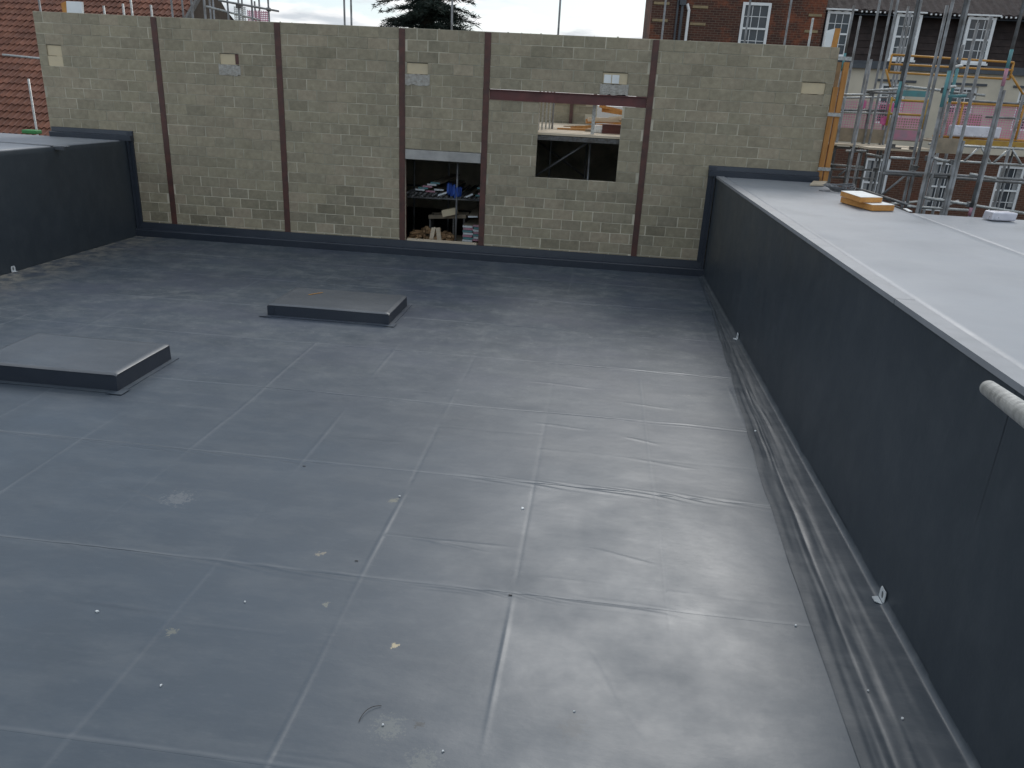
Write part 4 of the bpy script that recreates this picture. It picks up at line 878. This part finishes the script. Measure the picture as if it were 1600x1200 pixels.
# ------------------------------------------------------------------ scaffold on the right
sf = thing('scaffold', (5.6, 15, ZG), 'tall scaffold with orange and yellow gates in front of the mansard house', 'scaffold')
def pole(x, y, z1, bands=None, r=SR, z0=ZG, mt=None):
    cuts_ = [z0]+[z for b in (bands or []) for z in b[:2]]+[z1]
    ms = [mt or MAT_GALV]; 
    for b in (bands or []): ms += [b[2], mt or MAT_GALV]
    o = None
    for k in range(len(cuts_)-1):
        if cuts_[k+1]-cuts_[k] < .01: continue
        nm = MB().tube((x, y, cuts_[k]), (x, y, cuts_[k+1]), r if k % 2 == 0 else r*1.04, 10)
        if o is None: o = nm.build('standard', ms[k], sf, True)
        else: nm.build('painted_band' if k % 2 else 'sleeve', ms[k], o, True)
for x, y, z, bd in [(5.31, 19.58, 5.86, [(4.52, 4.89, MAT_TEAL)]), (5.53, 19.71, 5.67, None), (5.84, 19.58, 9, None), (6.14, 19.71, 9, None), (5.4, 17.92, 4.69, None), (6.22, 19.58, 9, None), (6.55, 19.84, 5.92, None), (6.58, 19.71, 5.78, None),
                    (5.46, 16.1, 9, [(3.77, 4.23, MAT_TEAL)]), (5.51, 16.09, 9, None), (5.72, 15.4, 5.45, None), (5.76, 15.3, 9, None), (5.46, 14, 9, [(3.8, 4.35, MAT_TEAL)]), (5.505, 14.01, 9, None), (6.02, 15.4, 4.82, None), (6.05, 15.2, 4.83, [(3.9, 4.45, MAT_TEAL)]), (6.29, 15.4, 5.20, None),
                    (5.89, 14, 5.16, None), (6.32, 14, 9, [(2.1, 2.24, MAT_PINK), (4.16, 4.42, MAT_PINK), (4.425, 4.70, MAT_TEAL)]), (7.39, 15.5, 4.09, None), (6.36, 13.995, 4.1, None), (5.93, 13.99, 3.3, None)]:
    pole(x, y, z, bd, SR*1.08)
MB().tube((6.02, 15.4, 4.82), (6.02, 15.4, 4.87), .035, 10).build('end_cap', MAT_OR, sf)
G, GL, T_, P_, O_, Yl = MAT_GALV, MAT_GALVL, MAT_TEAL, MAT_PINK, MAT_OR, MAT_YEL
TUBES = [((4.90, 18.05, 3.98), (5.58, 18.05, 4.02), GL), ((5.49, 18.12, 4.09), (6.31, 17.98, 4.18), GL), ((5.71, 16.87, 4.18), (7.34, 16.87, 4.08), GL), ((5.47, 18.18, 4.06), (6.12, 18.18, 4.07), G), ((5.59, 14.20, 3.97), (5.98, 14.20, 4.00), T_),
 ((5.50, 19.90, 3.95), (6.71, 19.90, 4.03), GL), ((5.50, 19.90, 3.68), (6.64, 19.90, 3.73), G), ((5.48, 19.80, 3.64), (6.62, 19.80, 3.66), GL), ((5.55, 19.90, 3.94), (5.55, 19.90, ZG), G), ((6.17, 19.90, 3.97), (6.17, 19.90, ZG), G), ((9.68, 20.1, ZG), (9.68, 20.1, 4.3), G), ((7.9, 20.1, ZG), (7.9, 20.1, 4.0), G),
 ((8.45, 20.10, 4.03), (9.9, 20.10, 4.02), G), ((8.88, 20.10, 3.70), (9.9, 20.10, 3.70), G),
 ((5.36, 19.58, 2.47), (6.22, 19.58, 2.45), GL), ((5.35, 19.46, 2.37), (6.45, 19.46, 2.41), G), ((5.54, 19.58, 2.18), (6.50, 19.58, 2.20), G), ((5.22, 15.30, 2.62), (5.91, 15.30, 2.62), G), ((5.22, 15.20, 2.67), (5.91, 15.20, 2.67), G), ((5.99, 15.30, 2.62), (7.70, 15.30, 2.60), G), ((5.99, 15.2, 2.67), (7.70, 15.2, 2.66), G), ((5.52, 14.10, 2.35), (7.33, 14.10, 2.18), GL), ((5.82, 17.04, 2.01), (6.40, 17.04, 2.65), G),
 ((5.29, 18.05, 2.86), (5.71, 18.05, 2.88), GL), ((5.72, 18.05, 2.82), (6.04, 17.96, 2.78), GL), ((5.29, 15.30, 2.91), (5.72, 15.30, 2.91), GL), ((5.53, 14.10, 3.00), (5.83, 14.10, 2.95), GL), ((5.75, 18.69, 2.06), (6.96, 18.69, 1.73), G), ((5.36, 19.58, 2.86), (5.99, 19.58, 2.86), G), ((6.60, 15.00, 2.72), (7.06, 15.00, 2.66), GL),
 ((5.48, 19.64, 2.74), (5.48, 19.64, ZG), G), ((5.69, 18.41, 2.81), (5.69, 18.41, ZG), G), ((6.06, 18.41, 2.67), (6.06, 18.41, ZG), G), ((6.40, 15.3, 2.86), (6.40, 15.3, ZG), G), ((5.82, 19.46, 2.42), (5.64, 19.46, 2.23), G), ((6.06, 17.10, 1.89), (6.96, 17.88, 1.91), GL), ((5.4, 14.3, 2.16), (6.5, 14.5, 2.14), GL), ((5.6, 14.3, 2.14), (5.3, 16.5, 2.2), G), ((6.0, 14.4, 2.17), (6.6, 15.2, 2.22), G), ((5.91, 18.11, 1.92), (6.89, 18.56, 1.67), G), ((5.5, 14.05, 4.4), (5.75, 14.3, 4.45), GL), ((5.45, 14.05, 4.1), (5.72, 14.3, 4.13), GL)]
for p, q, mt in TUBES: MB().tube(p, q, SR, 10).build('tube', mt, sf, True)
def gate(name, pts, mt, r):
    mb = MB()
    for p, q in pts: mb.tube(p, q, r, 8)
    return mb.build(name, mt, sf, True)
gate('orange_gate', [((5.50, 17.02, 4.74), (7.78, 17.02, 4.70)), ((5.51, 17.02, 4.57), (7.80, 17.02, 4.56)), ((5.51, 17.02, 4.42), (7.78, 17.02, 4.40)), ((5.50, 17.02, 4.74), (5.50, 17.02, 4.41)), ((7.78, 17.02, 4.70), (7.78, 17.02, 4.40)), ((5.41, 16.91, 4.47), (5.56, 16.91, 4.15)), ((7.74, 16.91, 4.47), (8.12, 16.91, 4.06))], O_, .020)
gate('yellow_gate', [((5.50, 16.50, 3.96), (5.50, 16.50, 3.44)), ((6.17, 16.50, 3.95), (6.17, 16.50, 3.41)), ((5.50, 16.50, 3.66), (6.17, 16.50, 3.66)), ((5.50, 16.50, 3.91), (6.17, 16.50, 3.91))], Yl, .022)
gate('rear_gate', [((7.88, 20.10, 3.97), (9.9, 20.10, 3.98)), ((8.31, 20.10, 3.99), (8.31, 20.10, 3.22)), ((9.66, 20.10, 3.97), (9.66, 20.10, 3.21)), ((7.8, 20.1, 3.22), (9.9, 20.1, 3.22))], O_, .028)
gate('lattice_beam', [((5.9, 15.30, 3.18), (7.7, 15.30, 3.18)), ((5.9, 15.30, 2.91), (7.7, 15.30, 2.91)), ((6.58, 15.30, 2.92), (6.77, 15.30, 3.16)), ((6.82, 15.30, 3.17), (7.03, 15.30, 2.92)), ((7.09, 15.30, 2.92), (7.29, 15.30, 3.17)), ((7.35, 15.30, 3.17), (7.56, 15.30, 2.92)), ((6.01, 15.30, 2.91), (6.20, 15.30, 3.16))], GL, .020)
for (x, y, z) in [(5.46, 14.05, 4.05), (5.89, 14.05, 4.00), (5.58, 18.07, 4.03), (5.56, 16.44, 2.87), (5.46, 14.06, 2.99), (5.89, 14.10, 2.95), (5.50, 19.52, 2.43), (5.91, 17.84, 2.52), (6.40, 15.25, 2.64), (6.32, 14.08, 2.28), (5.33, 14.20, 2.82), (5.43, 18.05, 2.87), (6.17, 19.85, 3.66), (5.55, 19.85, 3.66)]:
    MB().rbox(x, y, z-.04, .085, .09, .08, random.uniform(-.3, .3)).tube((x+.04, y-.03, z+.02), (x+.04, y-.09, z+.02), .012, 6).build('coupler', MAT_COUP if random.random() < .7 else MAT_GALV, sf)
netting('pink_netting', 5.50, 6.66, 3.26, 3.93, 20.0, .056, .017, MAT_MESH, sf)
netting('pink_netting', 6.80, 7.42, 3.36, 3.95, 20.0, .056, .017, MAT_MESH, sf)
netting('pink_netting', 7.95, 9.9, 3.20, 3.97, 20.18, .056, .017, MAT_MESH, sf)
for (x, y, z) in [(5.95, 19.75, 3.83), (6.60, 19.75, 3.80), (6.50, 19.75, 3.50)]:
    MB().rbox(x, y, z-.07, .15, .03, .14, .1).rbox(x+.02, y+.01, z-.10, .08, .03, .2, .3).build('pink_flap', MAT_HOT, sf)
MB().box(5.44, 6.74, 19.78, 19.82, 2.99, 3.30).build('toe_board', MAT_BOARD, sf)
MB().box(5.61, 6.16, 16.47, 16.51, 3.19, 3.375).build('pink_toe_board', MAT_PINK, sf)
MB().box(5.88, 6.34, 14.98, 15.02, 3.045, 3.30).build('toe_board', MAT_BOARD, sf)
MB().box(5.67, 6.23, 16.66, 16.70, 3.99, 4.10).build('teal_board', MAT_TEAL, sf)
for k in range(6): MB().box(5.2, 7.4, 19.0+.16*k, 19.15+.16*k, 2.925, 2.965).build('deck_board', MAT_PLANK, sf)
for k in range(4): MB().box(5.5, 6.5, 17.2+.2*k, 17.39+.2*k, 2.95, 2.99).build('deck_board', MAT_PLANK, sf)
for k in range(5): MB().box(7.6, 10.2, 19.5+.22*k, 19.71+.22*k, 3.10, 3.14).build('deck_board', MAT_BOARD, sf)
MB().box(7.7, 10.2, 19.46, 19.49, 3.09, 3.20).build('orange_edge', MAT_YEL, sf)
for x0, x1, z0, z1, lb in [(7.05, 7.80, 3.10, 3.58, 'grey block stack behind the yellow gate on the scaffold deck'), (8.30, 9.20, 3.14, 3.75, 'grey block stack behind the white pack on the scaffold deck')]:
    t = thing('block_stack', ((x0+x1)/2, 21.1, z0-.1), lb, 'block stack'); n = 3
    for r in range(n):
        for c in range(2):
            xa = x0+(x1-x0)*c/2; h = (z1-z0)/n
            MB().box(xa+.004, xa+(x1-x0)/2-.004, 21+.01*r, 21.25, z0+r*h, z0+(r+1)*h-.006).build('block', MAT_BLOCK, t)
    MB().box(x0-.1, x1+.1, 20.95, 21.5, z0-.06, z0-.005).build('pallet', MAT_BOARD, t)
tag(bevel(MB().box(8.05, 9.12, 19.70, 19.98, 3.24, 3.49).build('sheet_pack', MAT_FOIL), .03, 3), 'long white plastic-wrapped pack on the scaffold deck', 'pack')
tl = thing('tool_bag', (5.95, 17.3, 2.99), 'small dark tool clutter on the pale scaffold deck', 'tool')
MB().rbox(5.95, 17.3, 2.99, .12, .1, .09, .2).rbox(6.08, 17.3, 2.99, .14, .04, .03, .1).rbox(6.38, 17.3, 2.99, .12, .08, .06, .1).build('clutter', MAT_COUP, tl)

# ------------------------------------------------------------------ cedar
ced = thing('cedar_tree', (-10.0, 45, ZG), 'dark spreading cedar rising behind the block wall', 'tree')
MB().tube((-10.0, 45, ZG), (-9.9, 45, 9), .38, 10).tube((-9.9, 45, 9), (-9.8, 45, 16), .22, 10).build('trunk', MAT_BARK, ced)
V, F = [], []; limb = MB(); rr_ = random.Random(3)
def leaf(c, d, ln, wd):
    d = d.normalized(); s = d.cross(Vector((rr_.uniform(-1, 1), rr_.uniform(-1, 1), rr_.uniform(-1, 1)))).normalized()*wd
    o = len(V); V.extend([tuple(c-s), tuple(c+s), tuple(c+d*ln)]); F.append((o, o+1, o+2))
for i in range(280):
    z = rr_.uniform(4.6, 15.5); az = rr_.uniform(0, 2*math.pi)
    R0 = (2.75 if z < 9.5 else 2.75-(z-9.5)*.30)*rr_.uniform(.62, 1.0)*(1.0 if z < 8.2 else .86)
    if rr_.random() < .25: R0 *= rr_.uniform(1.1, 1.3)
    dr_ = Vector((math.cos(az), math.sin(az), 0)); p = Vector((-9.85, 45, z)); rise = rr_.uniform(-.05, .22); pts = []
    for u in np.linspace(.05, 1, 9): pts.append(p+dr_*R0*u+Vector((0, 0, rise*R0*u-.55*u*u*R0*.35)))
    limb.path([tuple(q) for q in pts], .025, 4)
    for j, c in enumerate(pts[1:]):
        u = (j+1)/8; sp = .85*(1-.93*u)+.02
        for k in range(64 if u < .7 else 26):
            off = Vector((rr_.gauss(0, 1), rr_.gauss(0, 1), 0)); side = dr_.cross(Vector((0, 0, 1)))
            cpos = c+side*rr_.gauss(0, .45)*sp+dr_*rr_.uniform(-.25, .25)+Vector((0, 0, rr_.gauss(0, .05)-.06*abs(rr_.gauss(0, 1))*sp))
            dd = dr_*rr_.uniform(.2, 1)+side*rr_.uniform(-.8, .8)+Vector((0, 0, rr_.uniform(-.5, .35)))
            leaf(cpos, dd, rr_.uniform(.16, .42), rr_.uniform(.012, .03))
me = bpy.data.meshes.new('crown'); o0 = Vector(WL[ced.name]); me.from_pydata([(a-o0.x, b-o0.y, c-o0.z) for a, b, c in V], [], F); me.materials.append(MAT_NEEDLE)
link('crown', me, ced); limb.build('limbs', MAT_BARK, ced)
